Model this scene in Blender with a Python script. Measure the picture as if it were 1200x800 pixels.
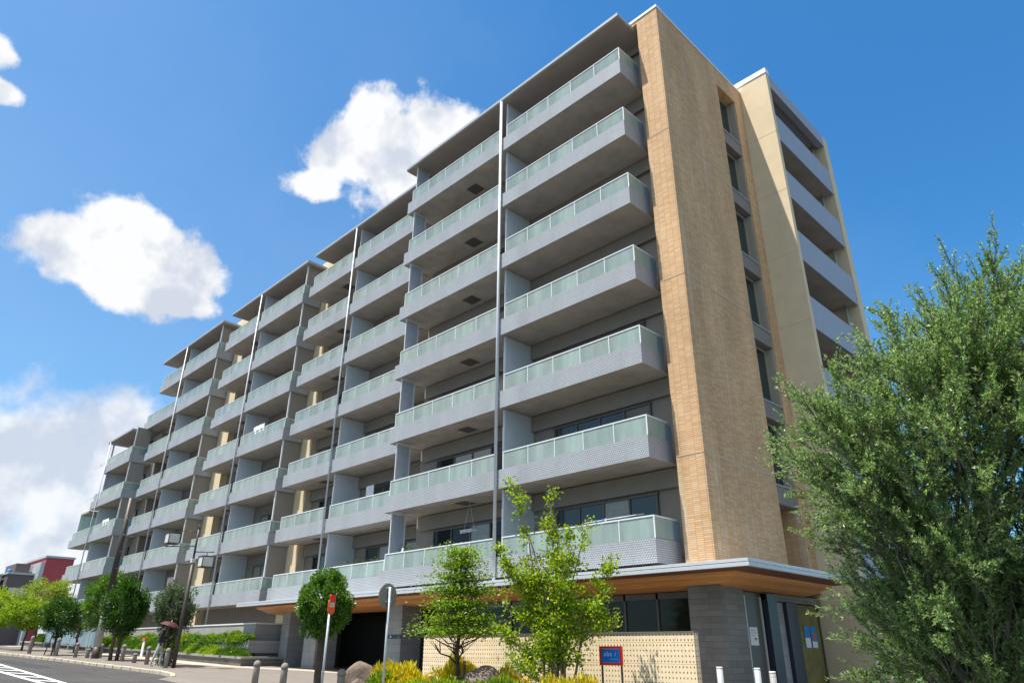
import bpy, math, random
import numpy as np
from mathutils import Vector, Matrix
for _o in list(bpy.data.objects): bpy.data.objects.remove(_o)
S = bpy.context.scene
COL = S.collection
R = math.radians
rng = np.random.default_rng(11)
random.seed(5)

# ------------------------------------------------------------ camera
CAM = Vector((11.46, -16.953, 1.6))
yaw, pitch, roll = 0.795, 0.419, 0.007
fw = Vector((-math.sin(yaw)*math.cos(pitch), math.cos(yaw)*math.cos(pitch), math.sin(pitch)))
ri = Vector((math.cos(yaw), math.sin(yaw), 0)); up = ri.cross(fw)
r2 = ri*math.cos(roll)+up*math.sin(roll); u2 = up*math.cos(roll)-ri*math.sin(roll)
cd = bpy.data.cameras.new('camera'); cam = bpy.data.objects.new('camera', cd); COL.objects.link(cam)
cam.matrix_world = Matrix(((r2.x, u2.x, -fw.x, CAM.x), (r2.y, u2.y, -fw.y, CAM.y), (r2.z, u2.z, -fw.z, CAM.z), (0, 0, 0, 1)))
cd.sensor_width = 36; cd.lens = 36*812.56/1200; cd.clip_end = 3000; cd.clip_start = 0.1
S.camera = cam

# ------------------------------------------------------------ sun, sky, exposure
SUN = Vector((-0.45, -1.0, 3.04)).normalized()
el = math.asin(SUN.z); az = math.atan2(SUN.x, SUN.y)
ld = bpy.data.lights.new('sun', 'SUN'); ld.energy = 4.8; ld.angle = R(0.5); ld.color = (1, .94, .84)
lo = bpy.data.objects.new('sun', ld); COL.objects.link(lo)
lo.rotation_euler = (-SUN).to_track_quat('-Z', 'Y').to_euler()
S.view_settings.view_transform = 'Standard'; S.view_settings.look = 'None'
S.view_settings.gamma = 1; S.view_settings.use_curve_mapping = False
S.view_settings.exposure = 0.78
SKY_STRENGTH = 0.13
W = bpy.data.worlds.new('World'); S.world = W; W.use_nodes = True
nt = W.node_tree; N = nt.nodes; L = nt.links; N.clear()
def wn(t, **k):
    n = N.new(t)
    for a, b in k.items(): setattr(n, a, b)
    return n
def wm(op, a, b=None, c=None):
    n = wn('ShaderNodeMath', operation=op)
    for i, v in enumerate((a, b, c)):
        if v is None: continue
        if isinstance(v, (int, float)): n.inputs[i].default_value = v
        else: L.new(v, n.inputs[i])
    return n.outputs[0]
sky = wn('ShaderNodeTexSky', sky_type='NISHITA'); sky.sun_disc = False
sky.sun_elevation = el; sky.sun_rotation = az % (2*math.pi); sky.altitude = 0
sky.air_density = 1.0; sky.dust_density = 0.6; sky.ozone_density = 3.0
hs = wn('ShaderNodeHueSaturation'); hs.inputs['Saturation'].default_value = 1.2; hs.inputs['Value'].default_value = 1.0
L.new(sky.outputs[0], hs.inputs['Color'])
tc = wn('ShaderNodeTexCoord'); dirv = tc.outputs['Generated']
sx = wn('ShaderNodeSeparateXYZ'); L.new(dirv, sx.inputs[0])
AZ = wm('MULTIPLY', wm('ARCTAN2', sx.outputs[0], sx.outputs[1]), 180/math.pi)
EL = wm('MULTIPLY', wm('ARCSINE', sx.outputs[2]), 180/math.pi)
cb = wn('ShaderNodeCombineXYZ'); L.new(AZ, cb.inputs[0]); L.new(EL, cb.inputs[1])
def fbm(off, scale, det=9, rough=.62):
    m = wn('ShaderNodeVectorMath', operation='ADD'); L.new(dirv, m.inputs[0]); m.inputs[1].default_value = off
    n = wn('ShaderNodeTexNoise'); n.inputs['Scale'].default_value = scale; n.inputs['Detail'].default_value = det
    n.inputs['Roughness'].default_value = rough; L.new(m.outputs[0], n.inputs['Vector']); return n.outputs[0]
def field(ells):
    cur = None
    for a0, e0, ra, re in ells:
        s = wn('ShaderNodeVectorMath', operation='SUBTRACT'); L.new(cb.outputs[0], s.inputs[0]); s.inputs[1].default_value = (a0, e0, 0)
        d = wn('ShaderNodeVectorMath', operation='DIVIDE'); L.new(s.outputs[0], d.inputs[0]); d.inputs[1].default_value = (ra, re, 1)
        ln = wn('ShaderNodeVectorMath', operation='LENGTH'); L.new(d.outputs[0], ln.inputs[0])
        v = wm('SUBTRACT', 1.0, ln.outputs['Value'])
        if cur is None: cur = v
        else:
            n = wn('ShaderNodeMath', operation='SMOOTH_MAX'); L.new(cur, n.inputs[0]); L.new(v, n.inputs[1]); n.inputs[2].default_value = .15; cur = n.outputs[0]
    return cur
cumulus_and_fill = [(-56.5, 38.6, 8.2, 3.9), (-51, 39.6, 5.2, 3.3), (-63.5, 37.6, 5.0, 2.9), (-60.0, 40.3, 4.6, 3.0), (-64.5, 35.3, 3.2, 1.5),
           (-78.8, 27.0, 6.8, 3.5), (-74.2, 25.8, 4.2, 2.7), (-82.6, 26.6, 3.4, 2.5), (-79, 28.8, 4.6, 2.4), (-73, 24.3, 3.0, 1.3), (-80.5, 25.4, 4.6, 2.4), (-77.5, 25.3, 5.4, 2.7), (-55.5, 37.6, 9, 4.0), (-62, 38.0, 6.5, 3.5), (-51.5, 40.2, 7, 3.8),
           (-91.2, 36.6, 4.0, 1.5), (-90.0, 34.5, 2.6, 1.1), (-100, 33, 6, 4), (90, 24, 34, 15), (128, 42, 32, 14), (168, 26, 32, 16), (-168, 22, 30, 13), (-128, 24, 18, 10), (150, 62, 44, 11), (55, 40, 16, 10), (100, 57, 26, 9), (40, 18, 18, 8)]  # trailing ellipses: unseen cloud banks added out of view as fill light
bank = [(-80, 11.5, 6.5, 6), (-85, 9.5, 7, 6), (-76.5, 12.8, 5.2, 4.6), (-76, 7, 7, 6), (-92, 8, 10, 8), (-82, 3, 14, 6), (-110, 8, 14, 8)]
n1 = fbm((0, 0, 0), 7.0, 12, .58); nb = fbm((3, 1, 2), 20, 9, .6)
ns1 = fbm((5, 2, 1), 11, 4, .55); ns2 = fbm((5.016, 2.016, .96), 11, 4, .55)
nz = wm('ADD', wm('MULTIPLY', n1, .8), wm('MULTIPLY', nb, .46))
def dens(fld, k, lo_, hi_):
    d = wm('ADD', fld, wm('MULTIPLY', wm('SUBTRACT', nz, .595), k))
    mr = wn('ShaderNodeMapRange', interpolation_type='SMOOTHSTEP'); L.new(d, mr.inputs[0])
    mr.inputs[1].default_value = lo_; mr.inputs[2].default_value = hi_
    return d, mr.outputs[0]
d1, m1 = dens(field(cumulus_and_fill), 2.3, .06, .40)
d2, m2 = dens(field(bank), 2.1, .0, .55)
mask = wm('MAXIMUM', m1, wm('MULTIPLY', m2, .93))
lit = wm('ADD', .70, wm('MULTIPLY', wm('SUBTRACT', ns1, ns2), 5.0))
lit = wm('SUBTRACT', lit, wm('MULTIPLY', wm('MAXIMUM', wm('SUBTRACT', d1, .75), 0), .25))
lit = wm('SUBTRACT', lit, wm('MULTIPLY', m2, .20))
lit = wn('ShaderNodeClamp').outputs[0] if False else lit
cl = wn('ShaderNodeClamp'); L.new(lit, cl.inputs[0])
cc = wn('ShaderNodeMix', data_type='RGBA'); L.new(cl.outputs[0], cc.inputs['Factor'])
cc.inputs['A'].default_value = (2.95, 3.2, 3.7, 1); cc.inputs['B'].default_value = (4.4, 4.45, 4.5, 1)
# deeper azure high up, thin pale veil towards the west and the horizon
ti = wn('ShaderNodeMix', data_type='RGBA', blend_type='MULTIPLY'); ti.inputs['Factor'].default_value = 1
L.new(hs.outputs[0], ti.inputs['A']); ti.inputs['B'].default_value = (.46, .83, .91, 1)
vf = wm('ADD', wm('MULTIPLY', AZ, -.0033), wm('MULTIPLY', wm('SUBTRACT', 26, EL), .0052))
vf = wm('ADD', vf, wm('MULTIPLY', wm('SUBTRACT', n1, .5), .16))
vc = wn('ShaderNodeClamp'); L.new(vf, vc.inputs[0]); vc.inputs[2].default_value = .75
vl = wn('ShaderNodeMix', data_type='RGBA'); L.new(vc.outputs[0], vl.inputs['Factor']); L.new(ti.outputs['Result'], vl.inputs['A']); vl.inputs['B'].default_value = (2.2, 2.8, 3.5, 1)
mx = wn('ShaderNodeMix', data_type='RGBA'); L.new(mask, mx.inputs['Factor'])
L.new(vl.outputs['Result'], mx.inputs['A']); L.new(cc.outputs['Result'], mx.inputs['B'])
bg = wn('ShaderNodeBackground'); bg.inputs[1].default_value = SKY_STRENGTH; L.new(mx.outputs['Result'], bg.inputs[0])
wo = wn('ShaderNodeOutputWorld'); L.new(bg.outputs[0], wo.inputs[0])

# ------------------------------------------------------------ mesh helpers
class MB:
    def __init__(s): s.v = []; s.f = []; s.sm = []
    def box(s, x0, x1, y0, y1, z0, z1):
        b = len(s.v)
        s.v += [(x0, y0, z0), (x1, y0, z0), (x1, y1, z0), (x0, y1, z0), (x0, y0, z1), (x1, y0, z1), (x1, y1, z1), (x0, y1, z1)]
        for q in ((0, 3, 2, 1), (4, 5, 6, 7), (0, 1, 5, 4), (1, 2, 6, 5), (2, 3, 7, 6), (3, 0, 4, 7)): s.f.append(tuple(b+i for i in q)); s.sm.append(False)
        return s
    def obox(s, c, ax, ay, az, hx, hy, hz):
        b = len(s.v); c = Vector(c); ax = Vector(ax)*hx; ay = Vector(ay)*hy; az = Vector(az)*hz
        for k in (-1, 1):
            for i, j in ((-1, -1), (1, -1), (1, 1), (-1, 1)): s.v.append(tuple(c+ax*i+ay*j+az*k))
        for q in ((0, 3, 2, 1), (4, 5, 6, 7), (0, 1, 5, 4), (1, 2, 6, 5), (2, 3, 7, 6), (3, 0, 4, 7)): s.f.append(tuple(b+i for i in q)); s.sm.append(False)
        return s
    def prism(s, poly, z0, z1):      # poly: list of (x,y) counter-clockwise; z may be callables
        b = len(s.v); n = len(poly)
        g0 = z0 if callable(z0) else (lambda x, y: z0); g1 = z1 if callable(z1) else (lambda x, y: z1)
        s.v += [(x, y, g0(x, y)) for x, y in poly]+[(x, y, g1(x, y)) for x, y in poly]
        s.f.append(tuple(b+n-1-i for i in range(n))); s.f.append(tuple(b+n+i for i in range(n))); s.sm += [False]*2
        for i in range(n):
            j = (i+1) % n; s.f.append((b+i, b+j, b+n+j, b+n+i)); s.sm.append(False)
        return s
    def sheet(s, pts, faces):
        b = len(s.v); s.v += [tuple(p) for p in pts]
        for q in faces: s.f.append(tuple(b+i for i in q)); s.sm.append(False)
        return s
    def tube(s, pts, rad, n=8, cap=True):
        pts = [Vector(p) for p in pts]; k = len(pts)
        if not isinstance(rad, (list, tuple)): rad = [rad]*k
        b = len(s.v)
        for i, p in enumerate(pts):
            t = (pts[min(i+1, k-1)]-pts[max(i-1, 0)]).normalized()
            a = t.cross(Vector((0, 0, 1)) if abs(t.z) < .95 else Vector((1, 0, 0))).normalized(); c = t.cross(a)
            for j in range(n):
                w = 2*math.pi*j/n; s.v.append(tuple(p+(a*math.cos(w)+c*math.sin(w))*rad[i]))
        for i in range(k-1):
            for j in range(n):
                j2 = (j+1) % n; s.f.append((b+i*n+j, b+i*n+j2, b+(i+1)*n+j2, b+(i+1)*n+j)); s.sm.append(True)
        if cap:
            s.f.append(tuple(b+n-1-j for j in range(n))); s.f.append(tuple(b+(k-1)*n+j for j in range(n))); s.sm += [False]*2
        return s
    def lathe(s, prof, c, n=20):     # prof: (r,z)
        b = len(s.v); k = len(prof)
        for r_, z in prof:
            for j in range(n):
                w = 2*math.pi*j/n; s.v.append((c[0]+r_*math.cos(w), c[1]+r_*math.sin(w), c[2]+z))
        for i in range(k-1):
            for j in range(n):
                j2 = (j+1) % n; s.f.append((b+i*n+j, b+i*n+j2, b+(i+1)*n+j2, b+(i+1)*n+j)); s.sm.append(True)
        s.f.append(tuple(b+n-1-j for j in range(n))); s.f.append(tuple(b+(k-1)*n+j for j in range(n))); s.sm += [False]*2
        return s
    def mesh(s, name, mat):
        me = bpy.data.meshes.new(name); me.from_pydata(s.v, [], s.f); me.polygons.foreach_set('use_smooth', s.sm)
        if mat: me.materials.append(mat)
        me.update(); return me
    def build(s, name, mat, parent=None, loc=None, bevel=0):
        o = link(name, s.mesh(name, mat), parent, loc)
        if bevel:
            m = o.modifiers.new('bevel', 'BEVEL'); m.width = bevel; m.segments = 2; m.limit_method = 'ANGLE'
        return o
def link(name, me, parent=None, loc=None):
    o = bpy.data.objects.new(name, me); COL.objects.link(o)
    if loc is not None: o.location = loc
    if parent: o.parent = parent
    return o
def tag(o, label, cat, group=None, kind=None):
    if label: o['label'] = label
    if cat: o['category'] = cat
    if group: o['group'] = group
    if kind: o['kind'] = kind
    return o
def thing(name, label, cat, loc=(0, 0, 0), group=None, rz=0):
    o = bpy.data.objects.new(name, None); COL.objects.link(o); o.location = loc; o.rotation_euler = (0, 0, rz)
    o.empty_display_size = .2
    return tag(o, label, cat, group)
def struct(o): o['kind'] = 'structure'; return o
def copy_tree(o, parent=None):
    c = o.copy(); COL.objects.link(c); c.parent = parent
    for ch in list(o.children): copy_tree(ch, c)
    return c

# ------------------------------------------------------------ materials
def mat(name, col, rough=.7, var=.0, vscale=3., metal=0, bump=0, bscale=30, spec=.5, streak=0):
    m = bpy.data.materials.new(name); m.use_nodes = True; t = m.node_tree; p = t.nodes['Principled BSDF']
    p.inputs['Roughness'].default_value = rough; p.inputs['Metallic'].default_value = metal
    p.inputs['Specular IOR Level'].default_value = spec
    p.inputs['Base Color'].default_value = (*col, 1)
    cdn = t.nodes.new('ShaderNodeTexCoord')
    if var or streak:
        nz_ = t.nodes.new('ShaderNodeTexNoise'); nz_.inputs['Scale'].default_value = vscale; nz_.inputs['Detail'].default_value = 6
        nz_.inputs['Roughness'].default_value = .65
        if streak:
            mp = t.nodes.new('ShaderNodeMapping'); mp.inputs['Scale'].default_value = (1, 1, streak); t.links.new(cdn.outputs['Object'], mp.inputs[0]); t.links.new(mp.outputs[0], nz_.inputs['Vector'])
        else: t.links.new(cdn.outputs['Object'], nz_.inputs['Vector'])
        mr = t.nodes.new('ShaderNodeMapRange'); mr.inputs[1].default_value = .3; mr.inputs[2].default_value = .7
        mr.inputs[3].default_value = 1-var; mr.inputs[4].default_value = 1+var; t.links.new(nz_.outputs[0], mr.inputs[0])
        mu = t.nodes.new('ShaderNodeMix'); mu.data_type = 'RGBA'; mu.blend_type = 'MULTIPLY'; mu.inputs['Factor'].default_value = 1
        mu.inputs['A'].default_value = (*col, 1); t.links.new(mr.outputs[0], mu.inputs['B']); t.links.new(mu.outputs['Result'], p.inputs['Base Color'])
    if bump:
        n2_ = t.nodes.new('ShaderNodeTexNoise'); n2_.inputs['Scale'].default_value = bscale; n2_.inputs['Detail'].default_value = 5
        t.links.new(cdn.outputs['Object'], n2_.inputs['Vector'])
        b = t.nodes.new('ShaderNodeBump'); b.inputs['Strength'].default_value = bump; b.inputs['Distance'].default_value = .02
        t.links.new(n2_.outputs[0], b.inputs['Height']); t.links.new(b.outputs[0], p.inputs['Normal'])
    return m
def wallvec(t):
    """(x+y, z) of the object coordinates: runs along front and side faces alike"""
    c = t.nodes.new('ShaderNodeTexCoord'); s = t.nodes.new('ShaderNodeSeparateXYZ'); t.links.new(c.outputs['Object'], s.inputs[0])
    a = t.nodes.new('ShaderNodeMath'); t.links.new(s.outputs[0], a.inputs[0]); t.links.new(s.outputs[1], a.inputs[1])
    k = t.nodes.new('ShaderNodeCombineXYZ'); t.links.new(a.outputs[0], k.inputs[0]); t.links.new(s.outputs[2], k.inputs[1])
    return k.outputs[0], c, s
def brickmat(name, c1, c2, mortar, bw, bh, ms=.008, rough=.85, var=.12, bump=.5, streaks=0, offset=.5, bias=0, scol=(.62, .55, .45)):
    m = bpy.data.materials.new(name); m.use_nodes = True; t = m.node_tree; p = t.nodes['Principled BSDF']; p.inputs['Roughness'].default_value = rough
    p.inputs['Specular IOR Level'].default_value = .3
    v, c, s = wallvec(t)
    b = t.nodes.new('ShaderNodeTexBrick'); t.links.new(v, b.inputs['Vector']); b.offset = offset
    b.inputs['Color1'].default_value = (*c1, 1); b.inputs['Color2'].default_value = (*c2, 1); b.inputs['Mortar'].default_value = (*mortar, 1)
    b.inputs['Scale'].default_value = 1; b.inputs['Brick Width'].default_value = bw; b.inputs['Row Height'].default_value = bh
    b.inputs['Mortar Size'].default_value = ms; b.inputs['Mortar Smooth'].default_value = .2; b.inputs['Bias'].default_value = bias
    nz_ = t.nodes.new('ShaderNodeTexNoise'); nz_.inputs['Scale'].default_value = .9; nz_.inputs['Detail'].default_value = 7
    mp = t.nodes.new('ShaderNodeMapping'); mp.inputs['Scale'].default_value = (1, 1, .25); t.links.new(c.outputs['Object'], mp.inputs[0]); t.links.new(mp.outputs[0], nz_.inputs['Vector'])
    mr = t.nodes.new('ShaderNodeMapRange'); mr.inputs[1].default_value = .3; mr.inputs[2].default_value = .7; mr.inputs[3].default_value = 1-var; mr.inputs[4].default_value = 1+var
    t.links.new(nz_.outputs[0], mr.inputs[0])
    mu = t.nodes.new('ShaderNodeMix'); mu.data_type = 'RGBA'; mu.blend_type = 'MULTIPLY'; mu.inputs['Factor'].default_value = 1
    t.links.new(b.outputs['Color'], mu.inputs['A']); t.links.new(mr.outputs[0], mu.inputs['B'])
    out = mu.outputs['Result']
    if streaks:   # pale lime runs below the joints
        n3 = t.nodes.new('ShaderNodeTexNoise'); n3.inputs['Scale'].default_value = 1; n3.inputs['Detail'].default_value = 4
        mp2 = t.nodes.new('ShaderNodeMapping'); mp2.inputs['Scale'].default_value = (3.2, 3.2, .12); t.links.new(c.outputs['Object'], mp2.inputs[0]); t.links.new(mp2.outputs[0], n3.inputs['Vector'])
        r3 = t.nodes.new('ShaderNodeMapRange'); r3.inputs[1].default_value = .60; r3.inputs[2].default_value = .72; r3.inputs[3].default_value = 0; r3.inputs[4].default_value = streaks
        t.links.new(n3.outputs[0], r3.inputs[0])
        m3 = t.nodes.new('ShaderNodeMix'); m3.data_type = 'RGBA'; t.links.new(r3.outputs[0], m3.inputs['Factor']); t.links.new(out, m3.inputs['A']); m3.inputs['B'].default_value = (*scol, 1)
        out = m3.outputs['Result']
    t.links.new(out, p.inputs['Base Color'])
    if bump:
        bp = t.nodes.new('ShaderNodeBump'); bp.inputs['Strength'].default_value = bump; bp.inputs['Distance'].default_value = .012; bp.invert = True
        t.links.new(b.outputs['Fac'], bp.inputs['Height']); t.links.new(bp.outputs[0], p.inputs['Normal'])
    return m
def glassmat(name, col, clear, rough=.15, trans=.35, gl=.1):
    m = bpy.data.materials.new(name); m.use_nodes = True; t = m.node_tree; t.nodes.clear()
    n = t.nodes.new; df = n('ShaderNodeBsdfDiffuse'); tl = n('ShaderNodeBsdfTranslucent'); tp = n('ShaderNodeBsdfTransparent'); g = n('ShaderNodeBsdfGlossy')
    c = n('ShaderNodeTexCoord'); nz_ = n('ShaderNodeTexNoise'); nz_.inputs['Scale'].default_value = 1; nz_.inputs['Detail'].default_value = 5
    mp = n('ShaderNodeMapping'); mp.inputs['Scale'].default_value = (1.9, 1.9, .35); t.links.new(c.outputs['Object'], mp.inputs[0]); t.links.new(mp.outputs[0], nz_.inputs['Vector'])
    mr = n('ShaderNodeMapRange'); mr.inputs[1].default_value = .3; mr.inputs[2].default_value = .7; mr.inputs[3].default_value = .8; mr.inputs[4].default_value = 1.22; t.links.new(nz_.outputs[0], mr.inputs[0])
    mu = n('ShaderNodeMix'); mu.data_type = 'RGBA'; mu.blend_type = 'MULTIPLY'; mu.inputs['Factor'].default_value = 1; mu.inputs['A'].default_value = (*col, 1); t.links.new(mr.outputs[0], mu.inputs['B'])
    t.links.new(mu.outputs['Result'], df.inputs[0]); t.links.new(mu.outputs['Result'], tl.inputs[0])
    tp.inputs[0].default_value = (.75, .93, .87, 1); g.inputs['Roughness'].default_value = rough
    a = n('ShaderNodeMixShader'); a.inputs[0].default_value = trans; t.links.new(df.outputs[0], a.inputs[1]); t.links.new(tl.outputs[0], a.inputs[2])
    b = n('ShaderNodeMixShader'); b.inputs[0].default_value = clear; t.links.new(a.outputs[0], b.inputs[1]); t.links.new(tp.outputs[0], b.inputs[2])
    fr = n('ShaderNodeFresnel'); fr.inputs[0].default_value = 1.5
    d = n('ShaderNodeMixShader'); t.links.new(fr.outputs[0], d.inputs[0]); t.links.new(b.outputs[0], d.inputs[1]); t.links.new(g.outputs[0], d.inputs[2])
    o = n('ShaderNodeOutputMaterial'); t.links.new(d.outputs[0], o.inputs[0]); return m
def leafmat(name, ca, cb_, rough=.45, trans=.35, cc_=None):
    m = bpy.data.materials.new(name); m.use_nodes = True; t = m.node_tree; t.nodes.clear(); n = t.nodes.new
    g = n('ShaderNodeNewGeometry'); rp = n('ShaderNodeValToRGB'); t.links.new(g.outputs['Random Per Island'], rp.inputs[0])
    rp.color_ramp.elements[0].color = (*ca, 1); rp.color_ramp.elements[1].color = (*cb_, 1); rp.color_ramp.elements[0].position = .1
    if cc_:
        e = rp.color_ramp.elements.new(.97); e.color = (*cc_, 1); rp.color_ramp.elements[1].position = .85
    p = n('ShaderNodeBsdfPrincipled'); p.inputs['Roughness'].default_value = rough; p.inputs['Specular IOR Level'].default_value = .35
    t.links.new(rp.outputs[0], p.inputs['Base Color'])
    tl = n('ShaderNodeBsdfTranslucent')
    hs_ = n('ShaderNodeHueSaturation'); hs_.inputs['Value'].default_value = 1.5; hs_.inputs['Saturation'].default_value = 1.15; hs_.inputs['Hue'].default_value = .485
    t.links.new(rp.outputs[0], hs_.inputs['Color']); t.links.new(hs_.outputs[0], tl.inputs[0])
    mx_ = n('ShaderNodeMixShader'); mx_.inputs[0].default_value = trans; t.links.new(p.outputs[0], mx_.inputs[1]); t.links.new(tl.outputs[0], mx_.inputs[2])
    o = n('ShaderNodeOutputMaterial'); t.links.new(mx_.outputs[0], o.inputs[0]); return m

M = {}
M['brick'] = brickmat('tan_tile', (.575, .345, .178), (.70, .468, .268), (.33, .225, .145), .24, .058, .006, streaks=.42, var=.16, offset=0)
M['cream'] = mat('cream_stucco', (.70, .565, .38), .9, .07, 1.2, bump=.12, bscale=60)
M['panel'] = brickmat('perforated_aluminium', (.43, .45, .485), (.49, .51, .545), (.235, .245, .265), .09, .062, .012, rough=.45, var=.10, bump=.2, streaks=.35, scol=(.30, .30, .30))
M['panel_plain'] = mat('grey_aluminium', (.52, .545, .58), .45, .05, 2.)
M['bluepanel'] = mat('blue_grey_panel', (.33, .36, .43), .55, .05, 2.)
M['slab'] = mat('painted_soffit', (.39, .368, .34), .85, .18, 1.3, streak=1)
M['roofsoffit'] = mat('dark_roof_soffit', (.31, .285, .265), .85, .1, 1.3)
M['wallback'] = mat('brown_grey_wall', (.25, .218, .19), .85, .08, 1.5)
M['partition'] = mat('partition_board', (.56, .61, .67), .7, .04, 1.5)
M['pipe'] = mat('pale_downpipe', (.56, .59, .64) if False else (.44, .47, .52), .4)
M['pipe_near'] = mat('pale_grey_downpipe', (.62, .65, .70), .4)
M['rail'] = mat('pale_aluminium', (.75, .77, .78), .35, spec=.6)
M['joint'] = mat('joint_sealant', (.52, .42, .30), .9)
M['plaster'] = mat('pale_plaster', (.40, .34, .27), .85, .06)
M['frost'] = glassmat('frosted_green_glass', (.60, .73, .68), .20, .12, .45)
M['blueglass'] = glassmat('pale_blue_glass', (.45, .62, .80), .3, .1, .4)
M['screen'] = brickmat('lattice_screen', (.33, .30, .27), (.36, .33, .30), (.22, .20, .18), .06, .06, .01, rough=.6, var=.05, bump=.3)
M['louver'] = mat('grey_blue_louvre', (.42, .46, .53), .55, .06, 2)
M['pane'] = mat('dark_window_glass', (.016, .017, .016), .05, spec=.25)
M['pane_green'] = mat('greenish_window_glass', (.028, .045, .042), .05, spec=.6)
M['pane_curtain'] = mat('window_with_pale_curtain', (.26, .255, .235), .12, .18, 9, spec=.6)
M['pane_warm'] = mat('window_with_lit_ochre_interior', (.20, .175, .06), .10, .35, 1.6, spec=.5)
M['frame'] = mat('bronze_window_frame', (.10, .085, .075), .4)
M['lightframe'] = mat('light_window_frame', (.55, .54, .52), .45)
M['spandrel'] = mat('grey_spandrel', (.21, .195, .185), .7, .08)
M['hatch'] = mat('dark_hatch', (.09, .085, .08), .6)
M['roofmetal'] = mat('roof_edge_metal', (.40, .42, .44), .45, .05)
M['white'] = mat('white_coping', (.82, .82, .80), .5)
M['fascia'] = mat('canopy_fascia', (.50, .53, .57), .35, .04, spec=.6)
M['fascia_gap'] = mat('dark_gap', (.05, .05, .05), .7)
M['rust'] = mat('reddish_brown_soffit', (.17, .075, .045), .6, .1)
def woodmat():
    m = mat('orange_wood', (.70, .335, .115), .45, .22, 2.2)
    t = m.node_tree; mp = t.nodes.new('ShaderNodeMapping'); mp.inputs['Scale'].default_value = (.5, 8, 8)
    c = [n for n in t.nodes if n.bl_idname == 'ShaderNodeTexCoord'][0]; nz_ = [n for n in t.nodes if n.bl_idname == 'ShaderNodeTexNoise'][0]
    t.links.new(c.outputs['Object'], mp.inputs[0]); t.links.new(mp.outputs[0], nz_.inputs['Vector']); return m
M['wood'] = woodmat()
M['stone'] = brickmat('grey_stone_cladding', (.165, .155, .145), (.225, .21, .195), (.09, .085, .08), .62, .155, .004, rough=.6, var=.22, bump=.4, offset=.37)
M['stone_light'] = brickmat('pale_stone_cladding', (.27, .27, .27), (.33, .325, .32), (.16, .16, .16), .9, .3, .005, rough=.6, var=.12, bump=.3)
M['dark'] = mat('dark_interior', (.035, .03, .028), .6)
M['navy'] = mat('navy_panel', (.03, .035, .06), .35)
M['tilegrey'] = brickmat('grey_tile_wall', (.33, .32, .31), (.37, .355, .34), (.20, .19, .18), .9, .45, .008, rough=.75, var=.1, bump=.3, offset=0)
M['darktile'] = brickmat('dark_stone_base', (.12, .115, .11), (.17, .16, .15), (.07, .07, .07), .5, .16, .006, rough=.8, var=.18, bump=.5)
M['asphalt'] = mat('asphalt', (.058, .055, .053), .9, .28, .45, bump=.35, bscale=160)
M['pave'] = mat('pavement', (.185, .16, .138), .9, .13, 1.3, bump=.2, bscale=90)
M['pave_sunlit'] = mat('sunlit_paving', (.42, .36, .29), .9, .1, 2., bump=.2, bscale=60)  # sunlight on the pavement put into a paler tan
M['kerb'] = mat('weathered_kerb', (.46, .40, .30), .9, .2, 2.6, bump=.3, bscale=40)
M['soil'] = mat('soil', (.10, .075, .05), 1, .3, 6, bump=.6, bscale=25)
M['paint'] = mat('road_paint', (.80, .80, .78), .7, .08, 6)
M['concrete'] = mat('concrete', (.40, .385, .36), .9, .12, 4, bump=.2, bscale=60)
M['bollard'] = mat('stone_bollard', (.24, .215, .195), .85, .18, 14, bump=.25, bscale=90)
M['steel'] = mat('galvanised_steel', (.50, .54, .58), .4, .08, 5, metal=.3)
M['polebrown'] = mat('dark_brown_pole', (.055, .042, .034), .5, .2, 4)
M['lamp_white'] = mat('lantern_panel', (.62, .62, .58), .5, .06)
M['bark'] = mat('bark', (.085, .06, .042), .95, .35, 14, bump=.7, bscale=50)
M['bark_pale'] = mat('pale_bark', (.19, .165, .13), .95, .3, 14, bump=.5, bscale=50)
M['rock'] = mat('garden_rock', (.17, .125, .10), .95, .3, 3.5, bump=.9, bscale=9)
M['signback'] = mat('sign_back', (.21, .20, .165), .5, .12, 5)
M['red'] = mat('red_paint', (.80, .035, .035), .45)
M['orange'] = mat('orange_red_paint', (.80, .12, .02), .45)
M['blue'] = mat('blue_panel', (.01, .20, .85), .35)
M['paper'] = mat('white_paper', (.80, .80, .78), .7)
M['inkgrey'] = mat('grey_ink', (.25, .25, .27), .8)
M['posterblue'] = mat('poster_blue', (.03, .25, .55), .5)
M['ac'] = mat('air_conditioner_casing', (.55, .54, .50), .6)
M['cloth'] = mat('white_laundry', (.85, .85, .85), .9, bump=.4, bscale=8)
M['pinkcloth'] = mat('pink_laundry', (.75, .50, .50), .9, bump=.4, bscale=8)
M['bluecloth'] = mat('blue_laundry', (.20, .32, .52), .9, bump=.4, bscale=8)
M['jacket'] = mat('dark_jacket', (.025, .024, .03), .8)
M['trousers'] = mat('grey_trousers', (.42, .43, .45), .9)
M['skin'] = mat('skin', (.55, .34, .25), .6)
M['hair'] = mat('dark_hair', (.02, .016, .014), .6)
M['parasol'] = mat('dark_red_parasol', (.075, .014, .018), .75)
M['shoe'] = mat('pale_shoe', (.5, .5, .5), .7)
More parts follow.
